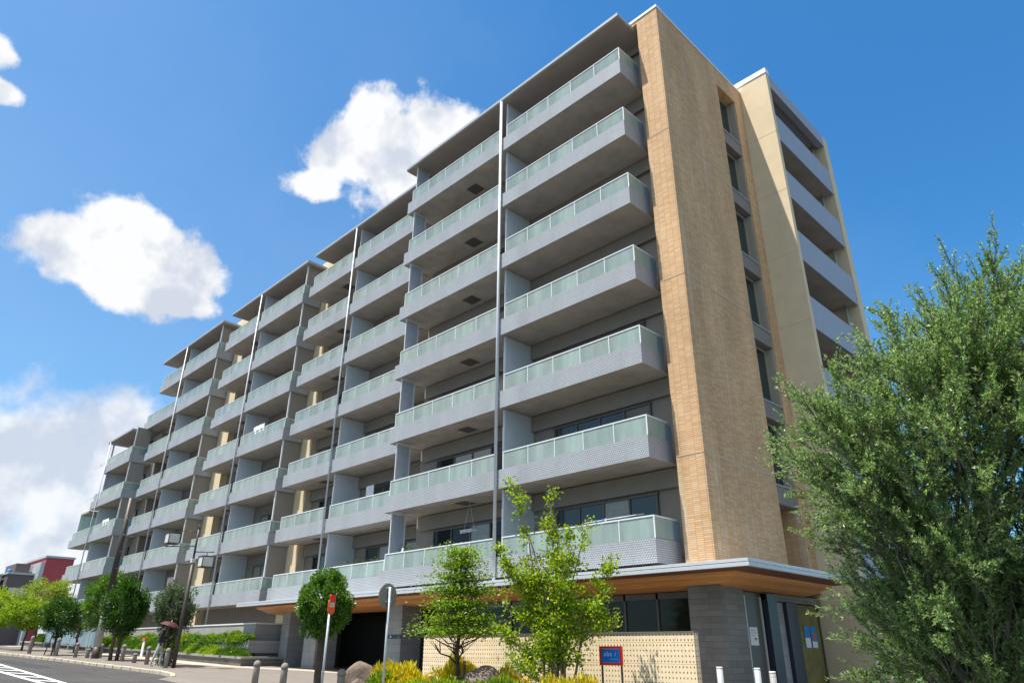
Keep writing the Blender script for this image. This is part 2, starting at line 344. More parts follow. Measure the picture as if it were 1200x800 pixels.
# perforated screen block
def holemat():
    m = brickmat('perforated_cream_block', (.78, .625, .415), (.84, .69, .48), (.045, .035, .025), .095, .115, .0, var=.06, bump=0)
    t = m.node_tree; p = t.nodes['Principled BSDF']
    c = t.nodes.new('ShaderNodeTexCoord'); s = t.nodes.new('ShaderNodeSeparateXYZ'); t.links.new(c.outputs['Object'], s.inputs[0])
    def ma(op, a, b):
        n = t.nodes.new('ShaderNodeMath'); n.operation = op
        for i, v in enumerate((a, b)):
            if isinstance(v, (int, float)): n.inputs[i].default_value = v
            else: t.links.new(v, n.inputs[i])
        return n.outputs[0]
    u_ = ma('ADD', s.outputs[0], s.outputs[1])
    fx = ma('ABSOLUTE', ma('SUBTRACT', ma('FRACT', ma('MULTIPLY', u_, 1/.095), 0), .5), 0)
    fz = ma('ABSOLUTE', ma('SUBTRACT', ma('FRACT', ma('MULTIPLY', s.outputs[2], 1/.112), 0), .5), 0)
    hx = ma('LESS_THAN', fx, .14); hz = ma('LESS_THAN', fz, .16); h = ma('MULTIPLY', hx, hz)
    jz = ma('LESS_THAN', ma('FRACT', ma('MULTIPLY', s.outputs[2], 1/.448), 0), .02)
    prev = p.inputs['Base Color'].links[0].from_socket
    mj = t.nodes.new('ShaderNodeMix'); mj.data_type = 'RGBA'; t.links.new(jz, mj.inputs['Factor']); t.links.new(prev, mj.inputs['A']); mj.inputs['B'].default_value = (.40, .30, .20, 1)
    mh = t.nodes.new('ShaderNodeMix'); mh.data_type = 'RGBA'; t.links.new(h, mh.inputs['Factor']); t.links.new(mj.outputs['Result'], mh.inputs['A']); mh.inputs['B'].default_value = (.12, .085, .05, 1)
    t.links.new(mh.outputs['Result'], p.inputs['Base Color'])
    bp = t.nodes.new('ShaderNodeBump'); bp.inputs['Distance'].default_value = .03; bp.inputs['Strength'].default_value = .8; bp.invert = True
    t.links.new(h, bp.inputs['Height']); t.links.new(bp.outputs[0], p.inputs['Normal'])
    return m
M['perf'] = holemat()
M['leaf_olive'] = leafmat('olive_leaf', (.055, .135, .024), (.17, .315, .062), .36, .42, (.38, .52, .22))
M['leaf_mid'] = leafmat('green_leaf', (.055, .13, .018), (.12, .25, .03), .42, .35)
M['leaf_dark'] = leafmat('dark_green_leaf', (.025, .075, .012), (.065, .155, .022), .4, .3)
M['leaf_clip'] = leafmat('clipped_tree_leaf', (.035, .095, .014), (.10, .215, .028), .36, .3, (.16, .30, .05))
M['leaf_grey'] = leafmat('grey_green_leaf', (.05, .085, .035), (.13, .18, .085), .5, .3)
M['leaf_bright'] = leafmat('bright_green_leaf', (.12, .27, .010), (.25, .42, .018), .42, .45, (.40, .46, .06))
M['leaf_fresh'] = leafmat('fresh_green_leaf', (.06, .15, .016), (.15, .28, .028), .42, .40, (.27, .38, .06))
M['leaf_lime'] = leafmat('lime_leaf', (.085, .20, .014), (.18, .32, .024), .5, .38, (.28, .38, .04))
M['leaf_gold'] = leafmat('golden_leaf', (.36, .38, .013), (.60, .56, .035), .5, .4, (.70, .55, .07))
M['leaf_pale'] = leafmat('pale_yellow_green_leaf', (.16, .24, .04), (.30, .38, .08), .5, .4)

# ------------------------------------------------------------ ground
def g(x): return .0225*(11.46-min(max(x, -60.), 11.46))
def gsheet(name, rows, m, dz=0):
    """rows: list of (x, y_front, y_back) sorted by x"""
    mb = MB(); P = []; F = []
    for x, a, b in rows: P += [(x, a, g(x)+dz), (x, b, g(x)+dz)]
    for i in range(len(rows)-1): F.append((2*i, 2*i+2, 2*i+3, 2*i+1))
    return struct(mb.sheet(P, F).build(name, m))
gsheet('road', [(-1500, -1500, 1500), (-60, -1500, 1500), (11.46, -1500, 1500), (1500, -1500, 1500)], M['asphalt'])
KL = [(-70, -8.6), (-55, -8.0), (-46, -7.4), (-38, -6.75), (-30, -6.25), (-22, -5.98), (-18.9, -5.9), (-17.2, -6.15), (-15.9, -6.65)]
# raised pavement on the left, with its back edge at the planter wall
gsheet('pavement', [(x, y+.17, 3.0) for x, y in KL]+[(-15.5, -6.55, 3.0)], M['pave'], .10)
kb = MB()
for (xa, ya), (xb, yb) in zip(KL[:-1], KL[1:]):
    d = Vector((xb-xa, yb-ya, 0)); n = max(1, int(d.length/0.9))
    for i in range(n):
        a = Vector((xa, ya, 0))+d*(i/n); b = Vector((xa, ya, 0))+d*((i+1)/n-.012); nn = Vector((-d.y, d.x, 0)).normalized()*.17
        dz = random.uniform(-.008, .012); q = [(a.x, a.y), (b.x, b.y), (b.x+nn.x, b.y+nn.y), (a.x+nn.x, a.y+nn.y)]
        kb.prism(q, lambda x, y: g(x)-.05, lambda x, y, dz=dz: g(x)+.125+dz)
struct(kb.build('kerb', M['kerb'], bevel=.02))
gsheet('driveway', [(-15.5, -6.55, 6), (-10, -7.0, 6), (0, -7.6, 6), (11.46, -8, 6), (40, -8, 6)], M['pave'], .10)
def ramp():
    mb = MB(); P = []; rows = [(-15.9, -6.6), (-15.5, -6.55), (-10, -7.0), (0, -7.6), (11.46, -8), (40, -8)]
    for x, y in rows: P += [(x, y-.42, g(x)+.006), (x, y, g(x)+.10)]
    mb.sheet(P, [(2*i, 2*i+2, 2*i+3, 2*i+1) for i in range(len(rows)-1)]); return struct(mb.build('driveway_ramp', M['pave']))
ramp()
gsheet('sunlit_strip', [(-66, -2.6, -1.15), (-40, -2.6, -1.15), (-24, -2.5, -1.15), (-21, -1.8, -.6), (-18, -.5, .9), (-14, .3, 1.0), (-11.5, .6, 1.0)], M['pave_sunlit'], .106)  # sunlit part of the pavement, painted on as a paler strip
# hatched traffic island on the road
zb = MB()
def za(x): return -9.32-(x+28.5)*.056
def zc_(x): return -10.42-(x+22.7)*.025
def quad(mb, pts, dz=.004):
    b = len(mb.v); mb.v += [(x, y, g(x)+dz) for x, y in pts]; mb.f.append(tuple(range(b, b+len(pts)))); mb.sm.append(False)
for fn in (za, zc_):
    for i in range(12):
        x0, x1 = -40+i*2.6, -40+(i+1)*2.6
        quad(zb, [(x0, fn(x0)-.08), (x1, fn(x1)-.08), (x1, fn(x1)+.08), (x0, fn(x0)+.08)])
x = -38
while x < -9.5:
    y0, y1 = zc_(x)+.10, za(x+1.1)-.10
    quad(zb, [(x, y0), (x+.45, y0), (x+1.55, y1), (x+1.1, y1)]); x += 2.3
struct(zb.build('road_marking', M['paint']))

M['patch'] = mat('newer_asphalt', (.035, .034, .034), .9, .15, 2, bump=.3, bscale=150)
pb = MB()
quad(pb, [(-33, -9.0), (-24.5, -8.75), (-24.5, -7.9), (-33, -8.15)], .003); quad(pb, [(-12.5, -9.8), (-9.0, -9.7), (-9.0, -8.8), (-12.5, -8.9)], .003)
struct(pb.build('road_patch', M['patch']))
sb_ = MB(); rs_ = random.Random(4); px_, py_ = -34., -7.6
while px_ < -9:
    nx, ny = px_+rs_.uniform(.5, 1.1), py_+rs_.uniform(-.12, .09); w = rs_.uniform(.015, .04)
    quad(sb_, [(px_, py_-w), (nx, ny-w), (nx, ny+w), (px_, py_+w)], .007); px_, py_ = nx, ny
struct(sb_.build('road_crack', M['hatch']))
gt_ = MB()
for xx in (-31.0, -24.4): quad(gt_, [(xx, -6.35+(.02 if xx > -28 else -.25)), (xx+.7, -6.35+(.02 if xx > -28 else -.25)), (xx+.7, -6.08+(.02 if xx > -28 else -.25)), (xx, -6.08+(.02 if xx > -28 else -.25))], .008)
struct(gt_.build('road_drain', M['hatch']))
# ------------------------------------------------------------ the apartment building
B = thing('apartment_building', 'long apartment block with grey balconies, green glass railings and a tan tiled end wall', 'apartment building', (0, 0, 0))
ZR = 24.82
def zb_(k): return 3.87+3*k
# back walls and core of every section
SECT = [ # name, yfront, xr, xl, pipe, floors list of (k, left panel end), roof (z, xr, xl)
    dict(y=0.0, xr=0.0, xl=-13.5, gl=.32, pipe=-6.55, ks=range(7), roof=(ZR, .10, -13.75)),
    dict(y=1.12, xr=-13.56, xl=-25.3, gl=.38, pipe=-20.2, ks=range(7), roof=(ZR, -13.0, -24.96)),
    dict(y=1.12, xr=-26.15, xl=-37.6, gl=.38, pipe=-32.35, ks=range(7), roof=(ZR, -25.95, -37.2)),
    dict(y=1.12, xr=-39.15, xl=-50.9, gl=.38, pipe=-45.7, ks=range(7), roof=(ZR, -38.8, -51.2)),
    dict(y=0.2, xr=-51.65, xl=-63.4, gl=.6, pipe=-58.0, ks=range(5), roof=(18.82, -52.4, -58.7)),
]
bod = MB()
bod.box(-13.5, .30, 1.78, 12, 3.41, ZR-.25)                      # S1
bod.box(-25.2, -13.5, 2.92, 12, 3.41, ZR-.25); bod.box(-50.6, -25.2, 2.92, 12, 0.4, ZR-.25)                    # S2-4
bod.box(-58.4, -50.6, 2.02, 12, 0.4, 18.5); bod.box(-62.2, -58.4, 2.02, 12, .4, 12.7)
bod.build('wall', M['wallback'], B)
gap = MB()   # cream recess walls in the slots between the sections
for x0, x1, z1 in ((-26.6, -25.05, 25.35), (-39.6, -37.55, 25.35), (-52.1, -50.62, 19.7)): gap.box(x0, x1, 2.45, 2.915, .9, z1)
gap.build('recess_wall', M['cream'], B)
def bay_x(s, xl): return [(s['pipe'], s['xr']), (xl, s['pipe'])] if xl < s['pipe']-.5 else [(xl, s['xr'])]
proto = {}
hatch_spots = {0: 1, 1: 1, 2: 1, 3: 1, 4: 0}
def balcony_set(si, s, k, xl):
    y0 = s['y']; xr = s['xr']; dep = 1.80
    key = (si, round(xl, 2)); loc = (0, 0, 3*k)
    first = key not in proto
    if first: proto[key] = {}
    P = proto[key]
    for bi, (a, b) in enumerate(bay_x(s, xl)):
        left_end = (a == xl); right_end = (b == xr)
        def mk(tagname, fn, mt):
            nm = (tagname, bi)
            if nm not in P: P[nm] = fn().mesh(tagname, mt)
            return P[nm]
        slab = link('balcony', mk('balcony', lambda: MB().box(a+(.04 if left_end else .003), b-(.04 if right_end else .003), y0+.04, y0+dep-.02, 3.885, 4.07), M['slab']), B, loc)
        def pan():
            mb = MB().box(a, b-.004, y0, y0+.035, 3.86, 4.53)
            if right_end and si != 1: mb.box(b-.035, b-.002, y0+.036, y0+1.25, 3.86, 4.53)
            if left_end: mb.box(a, a+.035, y0+.036, y0+1.25, 3.86, 4.53)
            return mb
        link('parapet_panel', mk('parapet_panel', pan, M['panel']), slab)
        ga = a+s['gl'] if left_end else a+.28
        gb = b-.03 if right_end else b-.12
        def gla():
            mb = MB().box(ga, gb, y0+.045, y0+.060, 4.535, 5.135)
            if right_end and si != 1: mb.box(gb-.012, gb+.003, y0+.062, y0+.98, 4.535, 5.135)
            return mb
        link('glass_panel', mk('glass_panel', gla, M['frost']), slab)
        def rl():
            mb = MB().box(ga-.01, gb+.01, y0+.028, y0+.078, 5.136, 5.176)
            if right_end and si != 1: mb.box(gb-.03, gb+.01, y0+.079, y0+1.2, 5.136, 5.176)
            n = max(2, int(round((gb-ga)/1.32))); 
            for i in range(n+1):
                xx = ga+(gb-ga)*i/n; w = .016 if 0 < i < n else .02
                mb.box(xx-w, xx+w, y0+.030, y0+.044, 4.537, 5.135)
            return mb
        link('handrail', mk('handrail', rl, M['rail']), slab)
        if right_end and si != 1:
            link('end_glass', mk('end_glass', lambda: MB().box(gb-.012, gb+.003, y0+1.0, y0+1.35, 4.535, 5.10), M['blueglass']), slab)  # blue of the sky in this pane is put into the glass colour
        if left_end and hatch_spots[si] and k >= 1:
            hx = a+(b-a)*.58
            link('ceiling_hatch', mk('ceiling_hatch', lambda: MB().box(hx-.33, hx+.33, y0+.75, y0+1.35, 3.868, 3.884), M['hatch']), slab)
        # window wall
        wa, wb = (a+1.3, b-1.0)
        yw = y0+dep-.02
        top = 4.07+2.06
        if wb-wa > 2.2:
            def wf():
                mb = MB()
                n = 4; w = (wb-wa)/n
                mb.box(wa-.06, wb+.06, yw-.09, yw-.004, top, top+.07)
                for i in range(n+1): mb.box(wa+i*w-.035, wa+i*w+.035, yw-.08, yw-.004, 4.075, top-.002)
                return mb
            win = link('window', mk('window', wf, M['frame']), B, loc)
            pat = [(si*7+bi*3+k*5+q*q+q*(k+1)) % 5 for q in range(4)]
            for q in range(4):
                mt = 'pane_curtain' if pat[q] in (1, 4) else 'pane_green' if (si == 0 and bi == 0 and k < 2) or pat[q] == 2 else 'pane'
                w = (wb-wa)/4
                me = mk('pane%d_%s' % (q, mt), lambda: MB().box(wa+q*w+.037, wa+(q+1)*w-.037, yw-.045, yw-.02, 4.08, top-.004), M[mt]); me.name = 'pane'
                link('pane', me, win)
            if si <= 1: link('header_beam', mk('header_beam', lambda: MB().box(a+.02 if not left_end else a+.3, b-.2 if not right_end else b-.002, yw-.16, yw-.095, top+.12, 6.84), M['wallback']), win)
    # partition between the two bays
    if xl < s['pipe']-.5:
        nm = ('partition', 0)
        if nm not in P: P[nm] = MB().box(s['pipe']+.05, s['pipe']+.15, y0+.22, y0+dep-.025, 4.075, 6.86).mesh('partition', M['partition'])
        link('partition', P[nm], B, loc)
    # screens at section ends
    nm = ('screen', 0)
    if si in (0, 1):
        if ('lv', 0) not in P and si == 0:
            mb = MB(); x0 = xl+.45
            mb.box(x0-.02, x0+.02, y0+.10, y0+.16, 4.08, 6.85); mb.box(x0-.02, x0+.02, y0+.80, y0+.85, 4.08, 6.85); mb.box(x0-.02, x0+.02, y0+.161, y0+.799, 6.78, 6.85)
            P[('lv', 0)] = mb.mesh('privacy_screen', M['rail'])
            ml = MB()
            for i in range(9): ml.box(x0-.012, x0+.012, y0+.17+i*.07, y0+.17+i*.07+.055, 4.09, 6.77)
            P[('lvs', 0)] = ml.mesh('louvre', M['louver'])
        if si == 0:
            sc = link('privacy_screen', P[('lv', 0)], B, loc); link('louvre', P[('lvs', 0)], sc)
    if si >= 2:
        if nm not in P:
            mb = MB().box(xr-.17, xr-.12, y0+.20, y0+1.33, 4.08, 6.85); P[nm] = mb.mesh('privacy_screen', M['screen'])
            P[('spost', 0)] = MB().box(xr-.18, xr-.105, y0+.13, y0+.195, 4.08, 6.85).mesh('post', M['rail'])
        sc = link('privacy_screen', P[nm], B, loc); link('post', P[('spost', 0)], sc)
for si, s in enumerate(SECT):
    for k in s['ks']:
        xl = s['xl']
        if si == 3 and k == 5: xl = -52.9
        if si == 4: xl = {0: -63.4, 1: -63.4, 2: -64.1, 3: -60.0, 4: -58.5}[k]
        balcony_set(si, s, k, xl)
    rz, ra, rb = s['roof']; y0 = s['y']
    rf = MB().box(rb, ra, y0-.06, y0+2.3, rz-.19, rz).build('roof_slab', M['roofsoffit'], B)
    ed = MB().box(rb-.015, ra+.015, y0-.085, y0-.062, rz-.12, rz+.02); ed.box(ra+.001, ra+.024, y0-.061, y0+2.3, rz-.12, rz+.02); ed.build('roof_edge', M['roofmetal'], rf)
    # top-floor partition ends, downpipe
    top = rz-.20; bot = 3.75 if si < 2 else 1.2
    pm = MB().tube([(s['pipe'], y0-.075, bot), (s['pipe'], y0-.075, top)], .060 if si == 0 else .045, 10)
    pp = pm.build('downpipe', M['pipe'] if si else M['pipe_near'], B)
    br = MB()
    for k in s['ks']: br.box(s['pipe']-.08, s['pipe']+.08, y0-.05, y0-.002, zb_(k)+.3, zb_(k)+.34)
    br.build('pipe_bracket', M['pipe'], pp)
# far-left section: glazed corner room, thin posts, small terrace rail
s = SECT[4]
MB().box(-62.5, -60.05, .23, 2.0, 12.66, 12.82).build('roof_slab', M['slab'], B)
cg = MB().box(-62.5, -62.46, .26, 1.98, 10.07, 12.655); cg.build('corner_glazing', M['frost'], B)
for k, xx in ((3, -57.75), (4, -57.75), (3, -59.6)):
    MB().box(xx-.06, xx+.06, .3, .42, zb_(k)+.2, zb_(k)+3.0 if k < 4 else 18.6).build('post', M['louver'], B) if xx != -59.6 else None
tr = MB()
for xx in (-52.9, -51.9, -51.0): tr.tube([(xx, 1.6, 19.0), (xx, 1.6, 20.6)], .018, 6)
tr.tube([(-52.9, 1.6, 20.6), (-51.0, 1.6, 20.6)], .018, 6); tr.tube([(-52.9, 1.6, 20.0), (-51.0, 1.6, 20.0)], .014, 6)
tr.build('terrace_rail', M['rail'], B)
# ground-floor recess walls under sections 3-5
# tan tiled end wall
bw = MB()
YB0, YB1 = .95, 7.58; XA, XB = .31, 1.26
wy0, wy1 = 5.38, 6.92
bw.box(XA, XB, YB0, wy0, 3.4, 25.05); bw.box(XA, XB, wy1, YB1, 3.4, 25.05); bw.box(XA, XB-.70, wy0, wy1, 3.4, 25.05); bw.box(XB-.699, XB, wy0, wy1, 24.08, 25.05)
bw.box(-.06, XA, YB0+.001, YB0+1.2, 24.9, 25.05)
btw = bw.build('tiled_wall', M['brick'], B)
cp = MB().box(-.10, XB+.03, YB0-.03, YB0+.3, 25.053, 25.17); cp.box(XB-.25, XB+.03, YB0+.302, YB1, 25.053, 25.13); cp.build('coping', M['white'], btw)
for z in (6.95, 12.94, 18.97):
    MB().box(XB+.001, XB+.008, YB0+.02, wy0-.02, z, z+.05).build('joint', M['joint'], btw); MB().box(XA+.02, XB-.01, YB0-.008, YB0-.001, z, z+.035).build('joint', M['joint'], btw)
for j in range(7):
    zt = 24.05-3*j; z0 = zt-2.3
    if z0 < 4: break
    wf = MB(); xg = XB-.40
    wf.box(xg-.04, xg+.06, wy0+.002, wy0+.07, z0, zt); wf.box(xg-.04, xg+.06, wy1-.10, wy1-.002, z0, zt); wf.box(xg-.04, xg+.06, wy0+.072, wy1-.102, z0, z0+.06); wf.box(xg-.04, xg+.06, wy0+.072, wy1-.102, zt-.06, zt)
    wf.box(xg+.061, XB-.05, wy1-.05, wy1-.002, z0, zt)
    w = wf.build('stair_window', M['plaster'], B)
    MB().box(xg-.01, xg+.015, wy0+.073, wy1-.103, z0+.062, zt-.062).build('pane', M['pane_green'], w)
    MB().box(XB-.69, XB-.06, wy0+.003, wy1-.003, z0-.66, z0-.005).build('spandrel', M['spandrel'], w)
    MB().box(XB-.059, XB-.02, wy0+.004, wy1-.004, z0-.05, z0-.012).build('sill', M['roofmetal'], w)
# cream wing behind with deep side balconies
RX = 2.57; RY0, RY1 = 7.60, 14.1
wing = MB()
wing.box(-4, 1.0, RY0, RY1, .2, 25.4)                       # core
wing.box(1.0, RX, RY0, RY0+.26, .2, 25.4)                   # front wall
wing.box(1.0, RX, RY1-.55, RY1, .2, 25.4)                   # far wall
wg = wing.build('cream_wing', M['cream'], B)
cpw = MB().box(-4.1, RX+.03, RY0-.03, RY0+.3, 25.403, 25.66); cpw.build('coping', M['white'], wg)
fa = MB().box(RX-.30, RX, RY0+.262, RY1-.552, 24.74, 25.45); fa.box(.99, RX-.302, RY0+.262, RY1-.552, 24.9, 25.3); fa.build('roof_fascia', M['bluepanel'], wg)
for z in (4.1, 7.1, 10.1, 13.1, 16.1, 19.1, 22.1): MB().box(XB+.02, RX-.01, RY0-.004, RY0-.001, z, z+.018).build('joint', M['joint'], wg)
wp = MB().box(1.02, RX-.13, RY0+.262, RY1-.552, 3.87, 4.07).mesh('balcony', M['slab'])
wq = MB().box(RX-.12, RX-.03, RY0+.262, RY1-.56, 3.85, 5.24).mesh('parapet_panel', M['bluepanel'])
ww = MB().box(1.002, 1.05, RY0+1.2, RY1-1.2, 4.08, 6.2).mesh('pane', M['pane'])
dp = MB().tube([(RX-.5, RY1-.75, 4.08), (RX-.5, RY1-.75, 6.86)], .05, 8).mesh('downpipe', M['pipe'])
for k in range(7):
    b = link('balcony', wp, B, (0, 0, 3*k)); link('parapet_panel', wq, b); link('pane', ww, b); link('downpipe', dp, b)
# canopy
CY, CX, CL = -.5, 2.97, -25.2
can = MB()
can.box(CL, CX, CY, CY+.10, 3.53, 3.625); can.box(CX-.10, CX, CY+.102, 6.6, 3.53, 3.625)
can.box(CL, CX-.03, CY+.03, CY+.12, 3.645, 3.72); can.box(CX-.12, CX-.03, CY+.122, 6.6, 3.645, 3.72)
can.box(CL+.02, CX-.12, CY+.12, 2.0, 3.60, 3.70); can.box(.0, CX-.12, 2.001, 6.6, 3.60, 3.70)
cano = can.build('canopy', M['fascia'], B, bevel=.004)
MB().box(CL+.03, CX-.102, CY+.1021, 1.9, 3.535, 3.598).box(.0, CX-.102, 1.9001, 6.55, 3.535, 3.598).build('recessed_soffit', M['rust'], cano)
MB().box(CL+.02, CX-.05, CY+.045, CY+.11, 3.626, 3.644).box(CX-.11, CX-.045, CY+.112, 6.58, 3.626, 3.644).build('shadow_gap', M['fascia_gap'], cano)
wd = MB()
# wood soffit: rounded leading edge stepping down behind the fascia, on the front and round the corner
def ws(off, z): return off, z
prof = [(.86, 3.533), (.88, 3.47), (.95, 3.43), (1.2, 3.385), (1.4, 3.30), (1.7, 3.25), (2.9, 3.17)]
xl_ = CL+.5
P = []; F = []
for d, z in prof: P += [(xl_, CY+d, z), (CX-d, CY+d, z), (CX-d, 6.4, z)]
for i in range(len(prof)-1):
    a = 3*i; F += [(a, a+3, a+4, a+1), (a+1, a+4, a+5, a+2)]
wd.sheet(P, F)
P = [(xl_, CY+d, z) for d, z in prof]+[(xl_, CY+2.9, 3.533)]; wd.sheet(P, [tuple(range(len(P)))])
wd.build('wood_soffit', M['wood'], cano)
# ground floor: columns, openings, glazing
def col(name, x0, x1, y0, y1, z1, m, z0=.0): return MB().box(x0, x1, y0, y1, z0, z1).build(name, m, B, bevel=.008)
col('column', .28, 1.27, .95, 2.25, 3.29, M['stone'])
c = col('column', -14.06, -13.06, 1.0, 2.0, 3.29, M['stone_light'])
MB().box(-13.98, -13.05, .975, .995, 2.02, 2.16).build('sign_band', M['navy'], c)
MB().lathe([(.04, 0), (.04, .01)], (0, 0, 0), 12).build('emblem', M['paper'], c, (-13.72, .974, 2.09)).rotation_euler = (R(90), 0, 0)
col('column', -20.5, -19.4, .9, 2.0, 3.3, M['stone_light'])
col('column', -23.0, -22.25, 1.0, 2.2, 3.3, M['stone_light'])
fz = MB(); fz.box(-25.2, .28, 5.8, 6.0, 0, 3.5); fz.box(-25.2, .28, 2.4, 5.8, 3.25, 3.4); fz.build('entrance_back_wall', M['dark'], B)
gl = MB()
for xx in (-11.4, -9.4, -7.4, -5.4, -3.6, -2.4, -1.2, -.1): gl.box(xx-.035, xx+.035, 1.60, 1.70, .6, 3.2)
gl.box(-11.4, .27, 1.60, 1.70, 3.02, 3.2); w = gl.build('shopfront', M['frame'], B)
MB().box(-11.36, .26, 1.64, 1.66, .6, 3.015).build('pane', M['pane'], w)
# east side under the tower: door, navy piers, shop window
MB().box(.98, 1.02, 2.27, 3.72, .1, 3.2).build('dark_door', M['frame'], B)
MB().box(1.021, 1.06, 2.62, 2.70, .1, 3.1).box(1.021, 1.06, 3.58, 3.66, .1, 3.1).build('door_frame', M['lightframe'], B)
MB().box(.95, 1.22, 3.73, 4.30, .1, 3.2).build('pier', M['navy'], B)
MB().box(.95, 1.10, 4.31, 4.92, .1, 3.0).build('pier', M['stone_light'], B)
MB().box(.95, 1.22, 4.93, 5.62, .1, 3.0).build('pier', M['navy'], B)
MB().box(.95, 1.16, 3.73, 7.58, 3.02, 3.22).build('lintel', M['stone'], B)
sw = MB().box(.99, 1.05, 5.64, 5.72, .3, 3.0).box(.99, 1.05, 7.5, 7.58, .3, 3.0).box(.985, 1.055, 5.60, 7.58, .22, .298).build('shopfront', M['frame'], B)
MB().box(1.0, 1.02, 5.73, 7.49, .3, 3.0).build('pane', M['pane_warm'], sw)
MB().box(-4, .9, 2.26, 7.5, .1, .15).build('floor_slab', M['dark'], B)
# notice and posters
nt_ = thing('notice', 'white paper notice taped to the dark door beside the grey stone column', 'notice', (1.045, 2.99, 2.02))
MB().box(0, .006, -.23, .23, -.24, .24).build('sheet', M['paper'], nt_)
tx = MB()
for i, (a, b) in enumerate(((-.17, .12), (-.17, .16), (-.17, .05))): tx.box(.007, .009, a, b, .15-i*.07, .165-i*.07)
tx.box(.007, .009, .0, .15, -.10, -.04); tx.build('print', M['inkgrey'], nt_)
for i, (yy, lab) in enumerate(((6.5, 'blue and white poster in the shop window, left one of the pair'), (6.98, 'blue poster with an orange figure in the shop window, right one of the pair'))):
    po = thing('poster', lab, 'poster', (1.03, yy, 2.05), 'posters in the shop window')
    MB().box(0, .006, -.2, .2, -.33, .33).build('sheet', M['posterblue'], po)
    MB().box(.007, .009, -.18, .18, -.30, -.02 if i == 0 else -.12).build('print', M['paper'], po)
    if i: MB().box(.007, .009, -.05, .06, -.11, .15).build('picture', M['orange'], po)

# ------------------------------------------------------------ perforated screen wall
pw = thing('screen_wall', 'low cream wall of perforated blocks in front of the shop windows', 'wall', (0, 0, 0))
MB().box(-7.45, 2.30, -2.2, -2.02, .1, 2.0).build('blockwork', M['perf'], pw)
MB().box(-7.47, 2.33, -2.22, -2.0, 2.003, 2.03).build('coping', M['stone'], pw)
# terrace planter on the left
tp_ = thing('terrace_planter', 'stepped grey terrace wall with planting ledges below the left balconies', 'planter wall', (0, 0, 0))
t1 = MB().box(-66, -23.75, 0.0, .16, 1.0, 2.72).box(-23.91, -23.75, .161, 1.6, 1.0, 2.72); t1.build('upper_wall', M['tilegrey'], tp_)
MB().box(-66, -23.72, -.03, .19, 2.723, 2.79).box(-23.94, -23.72, .191, 1.6, 2.723, 2.79).build('coping', M['rail'], tp_)
MB().box(-66, -23.2, -.5, -.36, .7, 1.97).box(-23.34, -23.2, -.359, 1.6, 1.42, 1.97).build('middle_wall', M['tilegrey'], tp_)
MB().prism([(-66, -1.12), (-22.4, -1.12), (-22.4, -.96), (-66, -.96)], lambda x, y: g(x)-.1, lambda x, y: g(x)+.40).prism([(-22.56, -.958), (-22.4, -.958), (-22.4, 1.6), (-22.56, 1.6)], lambda x, y: g(x)-.1, lambda x, y: g(x)+.40).build('lower_wall', M['darktile'], tp_)
MB().prism([(-66, -1.18), (-22.34, -1.18), (-22.34, -.93), (-66, -.93)], lambda x, y: g(x)+.403, lambda x, y: g(x)+.50).prism([(-22.6, -.928), (-22.34, -.928), (-22.34, 1.6), (-22.6, 1.6)], lambda x, y: g(x)+.403, lambda x, y: g(x)+.50).build('ledge', M['stone_light'], tp_)
MB().prism([(-66, -.955), (-22.6, -.955), (-22.6, -.51), (-66, -.51)], lambda x, y: g(x)-.05, lambda x, y: g(x)+.42).box(-66, -23.4, -.355, -.01, 1.0, 1.9).build('soil', M['soil'], tp_)
fl = MB().box(-66, -23.95, .2, 1.4, 1.3, 1.6).build('terrace_floor', M['slab'], tp_)

# ------------------------------------------------------------ vegetation helpers
def leaf_mesh(name, P, D, ln, wd, m, rg, flat=0.0):
    n = len(P); P = np.asarray(P, float); D = np.asarray(D, float); D /= np.linalg.norm(D, axis=1)[:, None]+1e-9
    q = rg.normal(size=(n, 3)); q[:, 2] *= (1-flat)
    s = np.cross(D, q+np.array([0, 0, flat*0.]))
    if flat: s = np.cross(D, q*(1-flat)+np.array([0, 0, 1.])*flat)
    s /= np.linalg.norm(s, axis=1)[:, None]+1e-9
    nn = np.cross(s, D)
    l = (ln*rg.uniform(.65, 1.25, n))[:, None]; w = (wd*rg.uniform(.7, 1.2, n))[:, None]
    V = np.empty((n, 4, 3)); V[:, 0] = P; V[:, 1] = P+D*l*.5+s*w*.5+nn*w*.2; V[:, 2] = P+D*l; V[:, 3] = P+D*l*.5-s*w*.5+nn*w*.2
    me = bpy.data.meshes.new(name); me.vertices.add(n*4); me.vertices.foreach_set('co', V.reshape(-1))
    me.loops.add(n*4); me.loops.foreach_set('vertex_index', np.arange(n*4, dtype=np.int32))
    me.polygons.add(n); me.polygons.foreach_set('loop_start', np.arange(0, n*4, 4, dtype=np.int32))
    try: me.polygons.foreach_set('loop_total', np.full(n, 4, np.int32))
    except Exception: pass
    me.materials.append(m); me.update(calc_edges=True); me.validate(); return me
def unit(n, rg):
    v = rg.normal(size=(n, 3)); return v/np.linalg.norm(v, axis=1)[:, None]
def ell_crown(rg, n, c, r, clumps=60, cl=.28, shell=.55):
    """leaf points in clumps spread through an ellipsoid, more towards its skin; some clumps poke out, some are missing"""
    u = unit(clumps, rg); rad = shell+(1.08-shell)*rg.random(clumps)**.6
    C = u*rad[:, None]; C += rg.normal(size=C.shape)*.05
    sz = cl*rg.uniform(.6, 1.35, clumps)
    k = rg.choice(clumps, n, p=(sz**2)/np.sum(sz**2))
    off = unit(n, rg)*(rg.random(n)**.45)[:, None]*sz[k][:, None]
    p = C[k]+off; D = off/ (np.linalg.norm(off, axis=1)[:, None]+1e-6)+C[k]*.6+unit(n, rg)*.8
    return p*np.array(r)*.80+np.array(c), D
